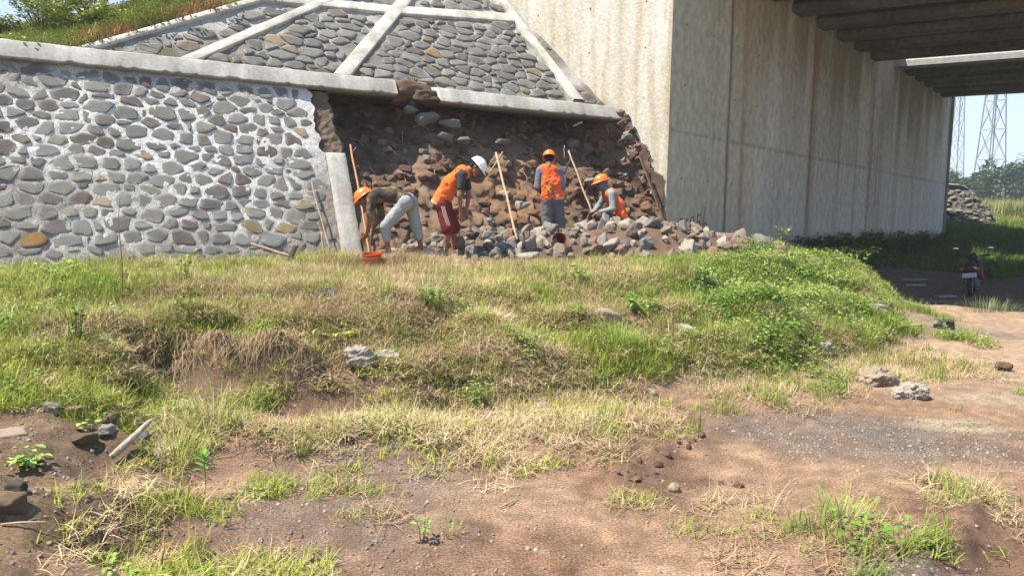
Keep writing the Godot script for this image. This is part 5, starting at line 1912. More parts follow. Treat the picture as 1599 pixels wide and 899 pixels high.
func head_into(mb: MB, c: Vector3, bs: Basis, col: Color) -> void:   # c is the middle of the head
	var at := func(x, y, z): return c + bs * Vector3(x, y, z)
	var b := Blob.new(c - Vector3.ONE * 0.17, c + Vector3.ONE * 0.17, 0.0058)
	b.ell(at.call(0, 0.03, 0.012), bs, Vector3(0.074, 0.088, 0.094), 0.02)
	b.ell(at.call(0, -0.045, -0.032), bs, Vector3(0.056, 0.066, 0.062), 0.03)
	b.bone(at.call(-0.02, -0.098, -0.07), at.call(0.02, -0.098, -0.07), 0.02, 0.02, 0.02)
	b.bone(at.call(0, 0.005, -0.086), at.call(0, -0.034, -0.108), 0.009, 0.015, 0.012)          # nose
	b.bone(at.call(-0.016, -0.038, -0.098), at.call(0.016, -0.038, -0.098), 0.009, 0.009, 0.008)
	b.bone(at.call(-0.035, 0.022, -0.08), at.call(0.035, 0.022, -0.08), 0.012, 0.012, 0.012)     # brow
	b.bone(at.call(-0.02, -0.063, -0.092), at.call(0.02, -0.063, -0.092), 0.008, 0.008, 0.008)   # lips
	b.bone(at.call(-0.017, -0.075, -0.089), at.call(0.017, -0.075, -0.089), 0.008, 0.008, 0.008)
	for s in [-1.0, 1.0]:
		b.bone(at.call(s * 0.04, -0.018, -0.072), at.call(s * 0.048, -0.022, -0.06), 0.017, 0.015, 0.015)
		b.ell(at.call(s * 0.079, -0.012, 0.012), bs, Vector3(0.010, 0.032, 0.019), 0.008)        # ear
	b.bone(at.call(0, -0.06, 0.03), at.call(0, -0.16, 0.045), 0.05, 0.052, 0.02)                 # neck
	var first := mb.v.size()
	b.into(mb, col)
	for i in range(first, mb.v.size()):   # lips a little darker
		var p := bs.transposed() * (mb.v[i] - c)
		if p.y < -0.055 and p.y > -0.083 and absf(p.x) < 0.028 and p.z < -0.085:
			mb.c[i] = Color(col.r * 0.8, col.g * 0.58, col.b * 0.55)


func wrinkle(mb: MB, amp: float, freq: float) -> void:
	var n := PackedVector3Array()
	n.resize(mb.v.size())
	for i in range(0, mb.t.size(), 3):
		var fn := (mb.v[mb.t[i + 2]] - mb.v[mb.t[i]]).cross(mb.v[mb.t[i + 1]] - mb.v[mb.t[i]])
		for k in 3:
			n[mb.t[i + k]] += fn
	for i in mb.v.size():
		var p := mb.v[i] * freq
		var w := nz.get_noise_3d(p.x, p.y * 0.6, p.z) + 0.6 * (0.5 - absf(nz.get_noise_3d(p.x * 2.0 + 70.0, p.y * 2.0, p.z * 2.0)) * 2.0)
		mb.v[i] += n[i].normalized() * amp * w


func helmet(parent: Node3D, c: Vector3, bs: Basis, mt: Material) -> void:
	var hb := Transform3D(bs, c + bs * Vector3(0, 0.035, 0.008))
	var mb := MB.new()
	var rows := 12
	var n := 32
	for j in rows + 1:
		var a := PI * 0.5 * j / rows
		for i in n:
			var t := TAU * i / n
			var r := cos(a)
			var ridge := 1.0 + 0.035 * sm(0.35, 0.0, absf(sin(a) * 0.0 + cos(t) * r)) * sm(0.2, 0.6, sin(a))
			mb.add(hb * Vector3(cos(t) * r * 0.112 * ridge, 0.012 + sin(a) * 0.112 * ridge, -sin(t) * r * 0.138 * ridge), Color.WHITE)
	for j in rows:
		for i in n:
			mb.quad(j * n + i, j * n + (i + 1) % n, (j + 1) * n + (i + 1) % n, (j + 1) * n + i)
	part("helmet_shell", mb.mesh(), mt, parent)
	var br := MB.new()
	for j in 4:
		for i in n:
			var t := TAU * i / n
			var peak := pow(maxf(0.0, sin(t)), 2.5) * 0.055 + 0.012
			var k: float = [0.0, 1.0, 1.0, 0.0][j]
			var y: float = [0.016, 0.0, -0.007, 0.005][j] - 0.012 * pow(maxf(0.0, sin(t)), 2.0) * k
			br.add(hb * Vector3(cos(t) * (0.110 + peak * k), y, -sin(t) * (0.136 + peak * k)), Color.WHITE)
	for j in 3:
		for i in n:
			br.quad(j * n + (i + 1) % n, j * n + i, (j + 1) * n + i, (j + 1) * n + (i + 1) % n)
	part("helmet_brim", br.mesh(), mt, parent)


# j holds the joints in metres from the feet, x to the right of the view, z towards the viewer
func person(label: String, at: Vector3, j: Dictionary, skin: Color, look: Dictionary) -> Node3D:
	var o := thing("person", label, "person", at, "workers at the breach")
	var lo := Vector3.ONE * 9.0
	var hi := Vector3.ONE * -9.0
	for k in j:
		if j[k] is Vector3 and not k in ["head_fwd", "head_up", "hand_l", "hand_r", "palm_l", "palm_r"]:
			lo = lo.min(j[k])
			hi = hi.max(j[k])
	lo -= Vector3.ONE * 0.2
	hi += Vector3.ONE * 0.2
	var side: Vector3 = (j.sh_r - j.sh_l).normalized()
	var hside: Vector3 = (j.hip_r - j.hip_l).normalized()
	var torso := func(b: Blob, g: float, from_hip: bool):
		for s in [-1.0, 1.0]:
			b.bone(j.pelvis + hside * 0.055 * s, j.mid + side * 0.055 * s, 0.098 + g, 0.095 + g, 0.04)
			b.bone(j.mid + side * 0.055 * s, j.neck.lerp(j.mid, 0.22) + side * 0.07 * s, 0.095 + g, 0.092 + g, 0.04)
		b.bone(j.sh_l.lerp(j.sh_r, 0.06), j.sh_r.lerp(j.sh_l, 0.06), 0.056 + g, 0.056 + g, 0.05)
		if from_hip:
			b.bone(j.hip_l, j.hip_r, 0.095 + g, 0.095 + g, 0.04)
	# --- the body
	var mb := MB.new()
	var b := Blob.new(lo, hi, 0.0145)
	torso.call(b, 0.0, true)
	b.bone(j.neck, j.head, 0.055, 0.05, 0.03)
	for s in ["l", "r"]:
		b.bone(j["sh_" + s], j["el_" + s], 0.049, 0.038, 0.03)
		b.bone(j["el_" + s], j["wr_" + s], 0.040, 0.026, 0.02)
		b.bone(j["hip_" + s], j["kn_" + s], 0.083, 0.056, 0.03)
		b.bone(j["kn_" + s], j["an_" + s], 0.052, 0.036, 0.02)
		b.bone(j["kn_" + s].lerp(j["an_" + s], 0.2) , j["kn_" + s].lerp(j["an_" + s], 0.5), 0.053, 0.047, 0.02)
		b.bone(j["an_" + s] + Vector3(0, -0.015, 0), j["toe_" + s], 0.038, 0.028, 0.02)
	b.into(mb, skin)
	var hb := frame(j.head_fwd, j.head_up)
	head_into(mb, j.head, hb, skin)
	hand_into(mb, j.wr_l, j.hand_l, j.palm_l, 1.0, look.get("curl", 0.75), skin)
	hand_into(mb, j.wr_r, j.hand_r, j.palm_r, -1.0, look.get("curl", 0.75), skin)
	part("body", mb.mesh(), M.skin, o)
	for s in [-1.0, 1.0]:
		var em := SphereMesh.new()
		em.radius = 0.0085
		em.height = 0.017
		em.radial_segments = 10
		em.rings = 6
		part("eye", em, M.eye, o, Transform3D(Basis(), j.head + hb * Vector3(s * 0.031, 0.003, -0.083)))
	# --- hair showing under the helmet
	var hm := MB.new()
	var hr := Blob.new(j.head - Vector3.ONE * 0.16, j.head + Vector3.ONE * 0.16, 0.0075)
	hr.ell(j.head + hb * Vector3(0, 0.03, 0.026), hb, Vector3(0.081, 0.090, 0.090), 0.01)
	hr.ell(j.head + hb * Vector3(0, -0.03, 0.055), hb, Vector3(0.066, 0.055, 0.05), 0.02)
	hr.into(hm, g3(0.02, 0.017, 0.015))
	if not look.has("hood"):
		part("hair", hm.mesh(), M.cloth, o)
	else:
		var gm := MB.new()
		var gr := Blob.new(j.head - Vector3.ONE * 0.3, j.head + Vector3.ONE * 0.2, 0.009)
		gr.ell(j.head + hb * Vector3(0, 0.02, 0.018), hb, Vector3(0.086, 0.098, 0.104), 0.02)
		gr.ell(j.head + hb * Vector3(0, -0.06, -0.02), hb, Vector3(0.072, 0.075, 0.072), 0.03)
		gr.bone(j.head + hb * Vector3(0, -0.07, 0.02), j.neck + Vector3(0, 0.0, 0), 0.072, 0.095, 0.03)
		gr.into(gm, look.hood)
		wrinkle(gm, 0.006, 900.0)
		part("hood", gm.mesh(), M.cloth, o)
	helmet(o, j.head, hb, look.helmet)
	# --- shirt
	var s1 := MB.new()
	b = Blob.new(lo, hi, 0.0155)
	torso.call(b, 0.014, look.get("shirt_long", false))
	for s in ["l", "r"]:
		var f: float = look.sleeve
		b.bone(j["sh_" + s], j["el_" + s] if f >= 1.0 else j["sh_" + s].lerp(j["el_" + s], f), 0.066, 0.060 if f < 1.0 else 0.056, 0.03)
		if f > 1.0:
			b.bone(j["el_" + s], j["el_" + s].lerp(j["wr_" + s], f - 1.0), 0.056, 0.042, 0.02)
	b.into(s1, look.shirt)
	wrinkle(s1, 0.010, 520.0)
	if look.has("camo"):
		for i in s1.v.size():
			var p := s1.v[i]
			var n := nz.get_noise_3d(p.x * 480.0, p.y * 480.0, p.z * 480.0)
			var n2 := nz.get_noise_3d(p.x * 420.0 + 300.0, p.y * 420.0, p.z * 420.0)
			s1.c[i] = g3(0.23, 0.21, 0.10) if n > 0.12 else (g3(0.11, 0.07, 0.055) if n2 > 0.05 else (g3(0.05, 0.045, 0.04) if n < -0.2 else g3(0.16, 0.12, 0.085)))
	part("shirt", s1.mesh(), M.cloth, o)
	# --- trousers
	s1 = MB.new()
	b = Blob.new(lo, hi, 0.0155)
	b.bone(j.hip_l, j.hip_r, 0.112, 0.112, 0.04)
	b.bone(j.pelvis, j.pelvis.lerp(j.mid, 0.25), 0.118, 0.108, 0.04)
	for s in ["l", "r"]:
		var f: float = look.leg
		b.bone(j["hip_" + s], j["kn_" + s], 0.106, 0.078 + look.get("wide", 0.0), 0.035)
		if f > 1.0:
			var en: Vector3 = j["kn_" + s].lerp(j["an_" + s], f - 1.0)
			b.bone(j["kn_" + s], en, 0.077 + look.get("wide", 0.0), 0.062 + look.get("wide", 0.0), 0.03)
	b.into(s1, look.pants)
	wrinkle(s1, 0.013, 420.0)
	part("shorts" if look.leg < 1.2 else "trousers", s1.mesh(), M.cloth, o)
	# --- vest, open at the sides
	if look.has("vest"):
		s1 = MB.new()
		b = Blob.new(lo, hi, 0.0135)
		var dn: Vector3 = (j.pelvis - j.mid).normalized()
		var fl: float = look.get("flare", 0.03)
		for s in [-1.0, 1.0]:
			b.bone(j.pelvis + dn * look.hem + hside * 0.075 * s, j.mid + side * 0.06 * s, 0.125 + fl, 0.116, 0.05)
			b.bone(j.mid + side * 0.06 * s, j.neck.lerp(j.mid, 0.2) + side * 0.055 * s, 0.116, 0.110, 0.05)
			b.bone(j.neck.lerp(j.mid, 0.15) + side * 0.06 * s, j.neck.lerp(j.sh_l if s < 0 else j.sh_r, 0.62), 0.085, 0.078, 0.04)
		b.into(s1, look.vest)
		wrinkle(s1, 0.019, 430.0)
		# trim the blob's rounded lower end to a hem, and leave the neck open
		var keep := PackedInt32Array()
		var bottom: Vector3 = j.pelvis + dn * (look.hem + 0.02)
		for i in range(0, s1.t.size(), 3):
			var m := (s1.v[s1.t[i]] + s1.v[s1.t[i + 1]] + s1.v[s1.t[i + 2]]) / 3.0
			var low: float = (m - bottom).dot(dn) + nz.get_noise_3d(m.x * 300.0, m.y * 300.0, m.z * 300.0) * 0.03 - look.get("split", 0.0) * sm(0.03, -0.12, (m - j.pelvis).dot(hside) + 0.02)
			if low < 0.03 and m.distance_to(j.neck.lerp(j.head, 0.3)) > 0.085:
				keep.append(s1.t[i])
				keep.append(s1.t[i + 1])
				keep.append(s1.t[i + 2])
			elif low < 0.03:
				pass
		s1.t = keep
		for i in s1.v.size():   # dust and fading
			var p := s1.v[i]
			s1.c[i] = s1.c[i].lerp(g3(0.50, 0.20, 0.10), clampf(0.10 + nz.get_noise_3d(p.x * 160.0, p.y * 160.0, p.z * 160.0) * 0.5, 0, 0.22))
		for i in s1.v.size():   # pale piping along the hem
			var low: float = (s1.v[i] - bottom).dot(dn) - look.get("split", 0.0) * sm(0.03, -0.12, (s1.v[i] - j.pelvis).dot(hside) + 0.02)
			if low > -0.005:
				s1.c[i] = g3(0.85, 0.42, 0.22)
		part("vest", s1.mesh(), M.vest, o)
	return o


func build_people() -> void:
	# bent over with both arms down, facing left
	var z := 10.85
	var y := 1.0
	var o := person("man bent double in a camouflage shirt, grey trousers and orange helmet, handling a pole", W(-1.81, y, z), {
		"head": Vector3(-0.365, 0.80, 0.03), "head_fwd": Vector3(-0.80, -0.60, 0.12), "head_up": Vector3(-0.62, 0.78, 0.0), "neck": Vector3(-0.225, 0.845, 0), "mid": Vector3(0.03, 0.865, 0), "pelvis": Vector3(0.255, 0.78, -0.01),
		"sh_l": Vector3(-0.235, 0.80, 0.175), "sh_r": Vector3(-0.20, 0.80, -0.175), "el_l": Vector3(-0.255, 0.53, 0.21), "el_r": Vector3(-0.15, 0.52, -0.16), "wr_l": Vector3(-0.315, 0.30, 0.12), "wr_r": Vector3(-0.30, 0.33, -0.05),
		"hand_l": Vector3(-0.5, -0.85, -0.1), "hand_r": Vector3(-0.7, -0.6, 0.2), "palm_l": Vector3(-0.6, 0.3, -0.7), "palm_r": Vector3(-0.3, 0.3, 0.8),
		"hip_l": Vector3(0.245, 0.745, 0.095), "hip_r": Vector3(0.285, 0.745, -0.10), "kn_l": Vector3(-0.045, 0.40, 0.16), "kn_r": Vector3(0.37, 0.40, -0.17), "an_l": Vector3(0.0, 0.06, 0.12), "an_r": Vector3(0.44, 0.09, -0.18),
		"toe_l": Vector3(-0.15, 0.025, 0.16), "toe_r": Vector3(0.29, 0.05, -0.16)}, g3(0.24, 0.105, 0.06),
		{"helmet": M.helmet_orange, "shirt": g3(0.16, 0.12, 0.085), "camo": true, "sleeve": 0.9, "shirt_long": true, "pants": g3(0.36, 0.38, 0.39), "leg": 1.52, "wide": 0.0})
	# stooping, facing right, white helmet
	o = person("stooping man in an orange vest, maroon shorts and white helmet, reaching down to the stones", W(-1.02, 0.95, 11.3), {
		"head": Vector3(0.455, 1.355, 0.02), "head_fwd": Vector3(0.66, -0.75, 0.08), "head_up": Vector3(0.78, 0.62, 0.0), "neck": Vector3(0.29, 1.31, 0), "mid": Vector3(0.06, 1.10, 0), "pelvis": Vector3(-0.085, 0.83, 0),
		"sh_r": Vector3(0.245, 1.225, 0.175), "sh_l": Vector3(0.27, 1.25, -0.175), "el_r": Vector3(0.215, 0.92, 0.22), "el_l": Vector3(0.33, 0.93, -0.16), "wr_r": Vector3(0.235, 0.665, 0.16), "wr_l": Vector3(0.30, 0.68, -0.03),
		"hand_r": Vector3(0.12, -0.98, -0.05), "hand_l": Vector3(0.0, -0.95, 0.2), "palm_r": Vector3(0.2, 0, -0.9), "palm_l": Vector3(-0.1, 0.2, 0.9),
		"hip_r": Vector3(-0.065, 0.79, 0.095), "hip_l": Vector3(-0.05, 0.79, -0.095), "kn_r": Vector3(0.04, 0.44, 0.11), "kn_l": Vector3(0.10, 0.44, -0.13), "an_r": Vector3(0.0, 0.07, 0.10), "an_l": Vector3(0.10, 0.07, -0.15),
		"toe_r": Vector3(0.16, 0.025, 0.12), "toe_l": Vector3(0.26, 0.025, -0.15)}, g3(0.27, 0.125, 0.075),
		{"helmet": M.helmet_white, "shirt": g3(0.055, 0.055, 0.058), "sleeve": 0.62, "pants": g3(0.20, 0.035, 0.045), "leg": 1.08, "wide": 0.022, "vest": g3(0.86, 0.16, 0.025), "hem": 0.02, "flare": 0.0})
	var st := MB.new()   # pale side stripes of the shorts
	for k in 3:
		st.tube([Vector3(-0.06 + k * 0.022, 0.76, 0.208), Vector3(-0.02 + k * 0.022, 0.62, 0.214), Vector3(0.035 + k * 0.02, 0.47, 0.215)], [0.005, 0.006, 0.006], 5, g3(0.62, 0.52, 0.46))
	part("side_stripe", st.mesh(), M.vc, o)
	# standing, seen from behind
	o = person("man standing with his back turned, orange vest with a yellow cross, orange helmet, grey trousers", W(0.69, 1.10, 13.0), {
		"head": Vector3(-0.075, 1.475, -0.02), "head_fwd": Vector3(0.12, -0.30, -0.95), "head_up": Vector3(0, 0.95, -0.30), "neck": Vector3(-0.07, 1.34, 0.0), "mid": Vector3(-0.03, 1.06, 0.02), "pelvis": Vector3(0.0, 0.80, 0),
		"sh_l": Vector3(-0.235, 1.27, 0.0), "sh_r": Vector3(0.10, 1.27, 0.01), "el_l": Vector3(-0.275, 0.99, 0.02), "el_r": Vector3(0.16, 0.985, 0.03), "wr_l": Vector3(-0.19, 0.90, -0.2), "wr_r": Vector3(0.08, 0.90, -0.22),
		"hand_l": Vector3(0.5, -0.1, -0.85), "hand_r": Vector3(-0.5, -0.1, -0.85), "palm_l": Vector3(0.5, -0.6, 0.3), "palm_r": Vector3(-0.5, -0.6, 0.3),
		"hip_l": Vector3(-0.085, 0.77, 0), "hip_r": Vector3(0.09, 0.77, 0), "kn_l": Vector3(-0.085, 0.42, -0.03), "kn_r": Vector3(0.125, 0.43, -0.06), "an_l": Vector3(-0.08, 0.06, 0.0), "an_r": Vector3(0.16, 0.06, -0.03),
		"toe_l": Vector3(-0.11, 0.025, -0.15), "toe_r": Vector3(0.2, 0.025, -0.17)}, g3(0.25, 0.12, 0.075),
		{"helmet": M.helmet_orange, "shirt": g3(0.20, 0.20, 0.255), "sleeve": 1.9, "pants": g3(0.155, 0.16, 0.175), "leg": 1.85, "wide": 0.018, "vest": g3(0.87, 0.13, 0.03), "hem": -0.02, "flare": 0.01, "split": 0.10})
	var xm := MB.new()   # the yellow cross on the vest's back
	xm.bar(Vector3(-0.13, 1.0, 0.152), Vector3(-0.04, 0.89, 0.156), 0.024, 0.012, g3(0.72, 0.62, 0.03))
	xm.bar(Vector3(-0.04, 0.995, 0.156), Vector3(-0.135, 0.905, 0.152), 0.024, 0.012, g3(0.72, 0.62, 0.03))
	part("yellow_cross", xm.mesh(), M.vc, o)
	# crouching behind the heap, facing left
	o = person("man crouching behind the heap in a grey hood, grey sleeves, orange vest and orange helmet", W(1.93, 1.2, 13.6), {
		"head": Vector3(-0.325, 1.0, 0.02), "head_fwd": Vector3(-0.94, -0.28, 0.2), "head_up": Vector3(-0.25, 0.96, 0.0), "neck": Vector3(-0.215, 0.855, 0), "mid": Vector3(-0.03, 0.60, 0), "pelvis": Vector3(0.07, 0.33, 0),
		"sh_l": Vector3(-0.14, 0.79, 0.175), "sh_r": Vector3(-0.22, 0.79, -0.165), "el_l": Vector3(-0.13, 0.53, 0.24), "el_r": Vector3(-0.34, 0.58, -0.2), "wr_l": Vector3(-0.36, 0.47, 0.16), "wr_r": Vector3(-0.46, 0.46, -0.08),
		"hand_l": Vector3(-0.85, -0.35, -0.2), "hand_r": Vector3(-0.8, -0.4, 0.2), "palm_l": Vector3(-0.2, -0.8, -0.4), "palm_r": Vector3(-0.2, -0.8, 0.4),
		"hip_l": Vector3(0.05, 0.30, 0.10), "hip_r": Vector3(0.05, 0.30, -0.10), "kn_l": Vector3(-0.33, 0.42, 0.16), "kn_r": Vector3(-0.35, 0.40, -0.16), "an_l": Vector3(-0.16, 0.06, 0.15), "an_r": Vector3(-0.18, 0.06, -0.15),
		"toe_l": Vector3(-0.32, 0.025, 0.17), "toe_r": Vector3(-0.34, 0.025, -0.17)}, g3(0.22, 0.10, 0.06),
		{"helmet": M.helmet_orange, "shirt": g3(0.30, 0.31, 0.31), "sleeve": 1.92, "shirt_long": true, "pants": g3(0.10, 0.10, 0.11), "leg": 1.85, "vest": g3(0.87, 0.13, 0.03), "hem": -0.02, "flare": 0.0, "hood": g3(0.17, 0.185, 0.20)})


# ---------------------------------------------------------------- tools, buckets, the motorbike, oddments
func pole(called: String, label: String, cat: String, a: Vector3, b: Vector3, r: float, c: Color, group := "") -> Node3D:
	var o := thing(called, label, cat, b, group)
	var mb := MB.new()
	var d := a - b
	var pts := []
	var rad := []
	for i in 9:
		var f := i / 8.0
		pts.append(d * f + Vector3(nz.get_noise_1d(f * 200.0 + a.x * 900.0), 0, nz.get_noise_1d(f * 200.0 + a.x * 500.0 + 50.0)) * 0.02)
		rad.append(r * (1.0 + nz.get_noise_1d(f * 600.0 + a.y * 100.0) * 0.18))
	mb.tube(pts, rad, 9, c)
	part("handle", mb.mesh(), M.wood, o)
	return o


func bucket(label: String, at: Vector3, bs: Basis, col: Color) -> void:
	var o := thing("bucket", label, "bucket", at)
	o.basis = bs
	var mb := MB.new()
	mb.lathe(Transform3D.IDENTITY, [[0.0, 0.0], [0.095, 0.0], [0.103, 0.012], [0.128, 0.18], [0.132, 0.225], [0.142, 0.228], [0.142, 0.24], [0.130, 0.24], [0.124, 0.18], [0.097, 0.02], [0.0, 0.018]], 32, col)
	part("shell", mb.mesh(), M.plastic, o)
	var hn := MB.new()
	var pts := []
	var rad := []
	for i in 17:
		var a := PI * i / 16.0
		pts.append(Vector3(cos(a) * 0.143, 0.222 - sin(a) * 0.03, sin(a) * 0.15))
		rad.append(0.003)
	hn.tube(pts, rad, 5, g3(0.3, 0.28, 0.26))
	part("bail", hn.mesh(), M.vc, o)


func build_tools() -> void:
	var wood := g3(0.60, 0.42, 0.26)
	# heads: a hoe blade on the longer ones
	pole("hoe", "long wooden handle leaning beside the concrete strip, behind the bent man's helmet", "handle", W(-2.70, 2.70, 12.3), W(-2.12, 0.95, 10.95), 0.016, g3(0.60, 0.33, 0.17))
	pole("steel_bar", "thin reddish bar crossing behind the top of the long handle", "bar", W(-2.66, 2.68, 12.55), W(-2.82, 2.36, 12.35), 0.010, g3(0.33, 0.15, 0.08))
	var sv := pole("shovel", "upright wooden shovel handle held by the bent man", "shovel", W(-2.05, 1.64, 10.8), W(-2.09, 0.92, 10.75), 0.016, wood)
	var bl := MB.new()
	bl.box(Transform3D(Basis.from_euler(Vector3(0.2, 0, 0)), Vector3(0, -0.06, 0)), Vector3(0.17, 0.24, 0.006), g3(0.18, 0.16, 0.15))
	part("blade", bl.mesh(false), M.vc, sv)
	pole("pole", "pale wooden pole leaning on the earth right of the white-helmeted man", "pole", W(-0.32, 2.66, 12.9), W(0.07, 1.20, 11.9), 0.019, g3(0.66, 0.48, 0.31))
	pole("stick", "short pale stick crossing behind the top of the leaning pole", "stick", W(-0.20, 2.70, 13.2), W(-0.42, 2.33, 13.0), 0.014, g3(0.55, 0.36, 0.22))
	pole("pole", "wooden pole leaning between the standing man and the crouching man", "pole", W(1.03, 2.83, 14.2), W(1.45, 1.68, 13.7), 0.017, g3(0.66, 0.47, 0.30))
	pole("stick", "dark stick poking from the earth beside that pole's top", "stick", W(1.12, 2.72, 14.35), W(0.95, 2.40, 14.2), 0.018, g3(0.10, 0.065, 0.05))
	pole("steel_bar", "thin upright bar stuck in the earth above the standing man", "bar", W(0.97, 2.95, 14.5), W(0.97, 2.70, 14.4), 0.009, g3(0.35, 0.33, 0.30))
	pole("stick", "pale splintered stick under the right end of the coping", "stick", W(1.35, 3.46, 15.0), W(1.17, 3.38, 15.0), 0.02, g3(0.5, 0.45, 0.38))
	var pk := thing("plank", "brown plank leaning along the cut edge of the wing wall", "plank", W(3.02, 1.45, 14.62))
	var pb := MB.new()
	pb.bar(Vector3.ZERO, W(2.52, 2.82, 14.95) - W(3.02, 1.45, 14.62), 0.085, 0.028, g3(0.27, 0.16, 0.10))
	part("board", pb.mesh(false), M.wood, pk)
	pole("stick", "thin dry pole leaning on the stone wall left of the concrete strip", "stick", wall_at(4.02, 2.05, (CAPY - 2.05) * BATTER + 0.08), wall_at(4.12, 0.95, (CAPY - 0.95) * BATTER + 0.2), 0.011, g3(0.50, 0.38, 0.26))
	pole("stick", "short upright peg at the foot of the stone wall", "peg", wall_at(4.0, 1.3, 1.75), wall_at(4.02, 0.9, 1.85), 0.015, g3(0.55, 0.45, 0.33))
	var he := pole("hoe", "hoe with a worn handle lying at the foot of the stone wall", "hoe", W(-3.62, 1.14, 10.2), W(-3.02, 0.98, 10.05), 0.019, g3(0.48, 0.34, 0.24))
	var hb := MB.new()
	hb.box(Transform3D(Basis.from_euler(Vector3(0, 0, -0.45)), Vector3(0.02, 0.06, 0)), Vector3(0.03, 0.22, 0.16), g3(0.16, 0.13, 0.12))
	part("blade", hb.mesh(false), M.vc, he)
	# mason's line
	var ml := MB.new()
	ml.tube([W(-1.5, 1.32, 11.9), W(0.1, 1.31, 12.4), W(2.9, 1.52, 13.9)], [0.004, 0.004, 0.004], 4, g3(0.6, 0.5, 0.12))
	solo("mason_line", ml.mesh(), M.vc, Transform3D.IDENTITY, "thin yellow mason's line stretched low across the breach", "line")
	bucket("orange plastic bucket half sunk beside the grass below the bent man", W(-1.93, 0.80, 10.2), Basis.from_euler(Vector3(0.1, 0.3, 0.12)), g3(0.62, 0.10, 0.025))
	bucket("dark red bucket tipped on its side among the rocks below the standing man", W(0.72, 1.16, 11.95), Basis.from_euler(Vector3(1.25, 0.5, 0.35)).scaled(Vector3.ONE * 0.82), g3(0.22, 0.04, 0.025))
	# blue rag on the crest
	var rag := MB.new()
	for a in 15:
		for b in 11:
			var x := (a / 14.0 - 0.5) * 0.26
			var zz := (b / 10.0 - 0.5) * 0.18
			rag.add(Vector3(x + nz.get_noise_2d(a * 30.0, b * 30.0) * 0.03, 0.05 + 0.05 * nz.get_noise_2d(a * 25.0, b * 25.0 + 9.0) * 2.0 - x * x * 2.0 - zz * zz * 3.0, zz), g3(0.10, 0.14, 0.26))
	for a in 14:
		for b in 10:
			var k := a * 11 + b
			rag.quad(k, k + 1, k + 12, k + 11)
	solo("rag", rag.mesh(), M.cloth2, Transform3D(Basis(), G(-1.82, 7.15)), "crumpled blue rag lying in the grass on the crest", "rag")
	# weathered wood in the foreground
	var ww := MB.new()
	ww.tube([Vector3(-0.055, 0.0, 0.10), Vector3(-0.03, 0.03, 0.05), Vector3(0.02, 0.09, -0.03), Vector3(0.055, 0.14, -0.10), Vector3(0.065, 0.15, -0.13)], [0.018, 0.021, 0.019, 0.014, 0.005], 9, g3(0.52, 0.44, 0.35))
	solo("driftwood", ww.mesh(), M.wood, Transform3D(Basis(), G(-2.17, 4.1)), "short weathered piece of wood leaning on a blue-grey stone", "wood")
	for q in [[-1.86, 3.42, 0.5, "thin dry twig on the spoil heap above the bottom grass"], [-2.05, 2.98, 0.12, "pale dry stem lying along the bottom left edge"], [0.0, 3.95, 0.9, "thin dry stem lying on the damp dirt below the straw stem"]]:
		var tw := MB.new()
		tw.tube([Vector3(-0.08, 0.01, 0), Vector3(0, 0.02, 0.01), Vector3(0.09, 0.012, -0.01)], [0.004, 0.0045, 0.002], 5, g3(0.38, 0.29, 0.2))
		solo("twig", tw.mesh(), M.vc, Transform3D(Basis(Vector3.UP, q[2]), G(q[0], q[1])), q[3], "twig")
	# boards lying by the motorbike
	for i in 4:
		var q: Array = [[10.55, 19.6, 1.1, 0.15], [10.9, 20.3, 0.9, 0.05], [10.1, 18.6, 0.7, -0.1], [10.3, 17.4, 0.5, 0.3]][i]
		var bm := MB.new()
		bm.box(Transform3D(Basis(), Vector3(0, 0.03, 0)), Vector3(q[2], 0.035, 0.2), g3(0.42, 0.42, 0.41))
		solo("board", bm.mesh(false), M.wood, Transform3D(Basis.from_euler(Vector3(0, q[3], 0.02)), G(q[0], q[1])), ["long grey board lying left of the motorbike", "grey board farthest back beside the motorbike", "short grey board left of the motorbike's wheel", "small pale board nearest on the shaded dirt"][i], "board", "boards in the shade")


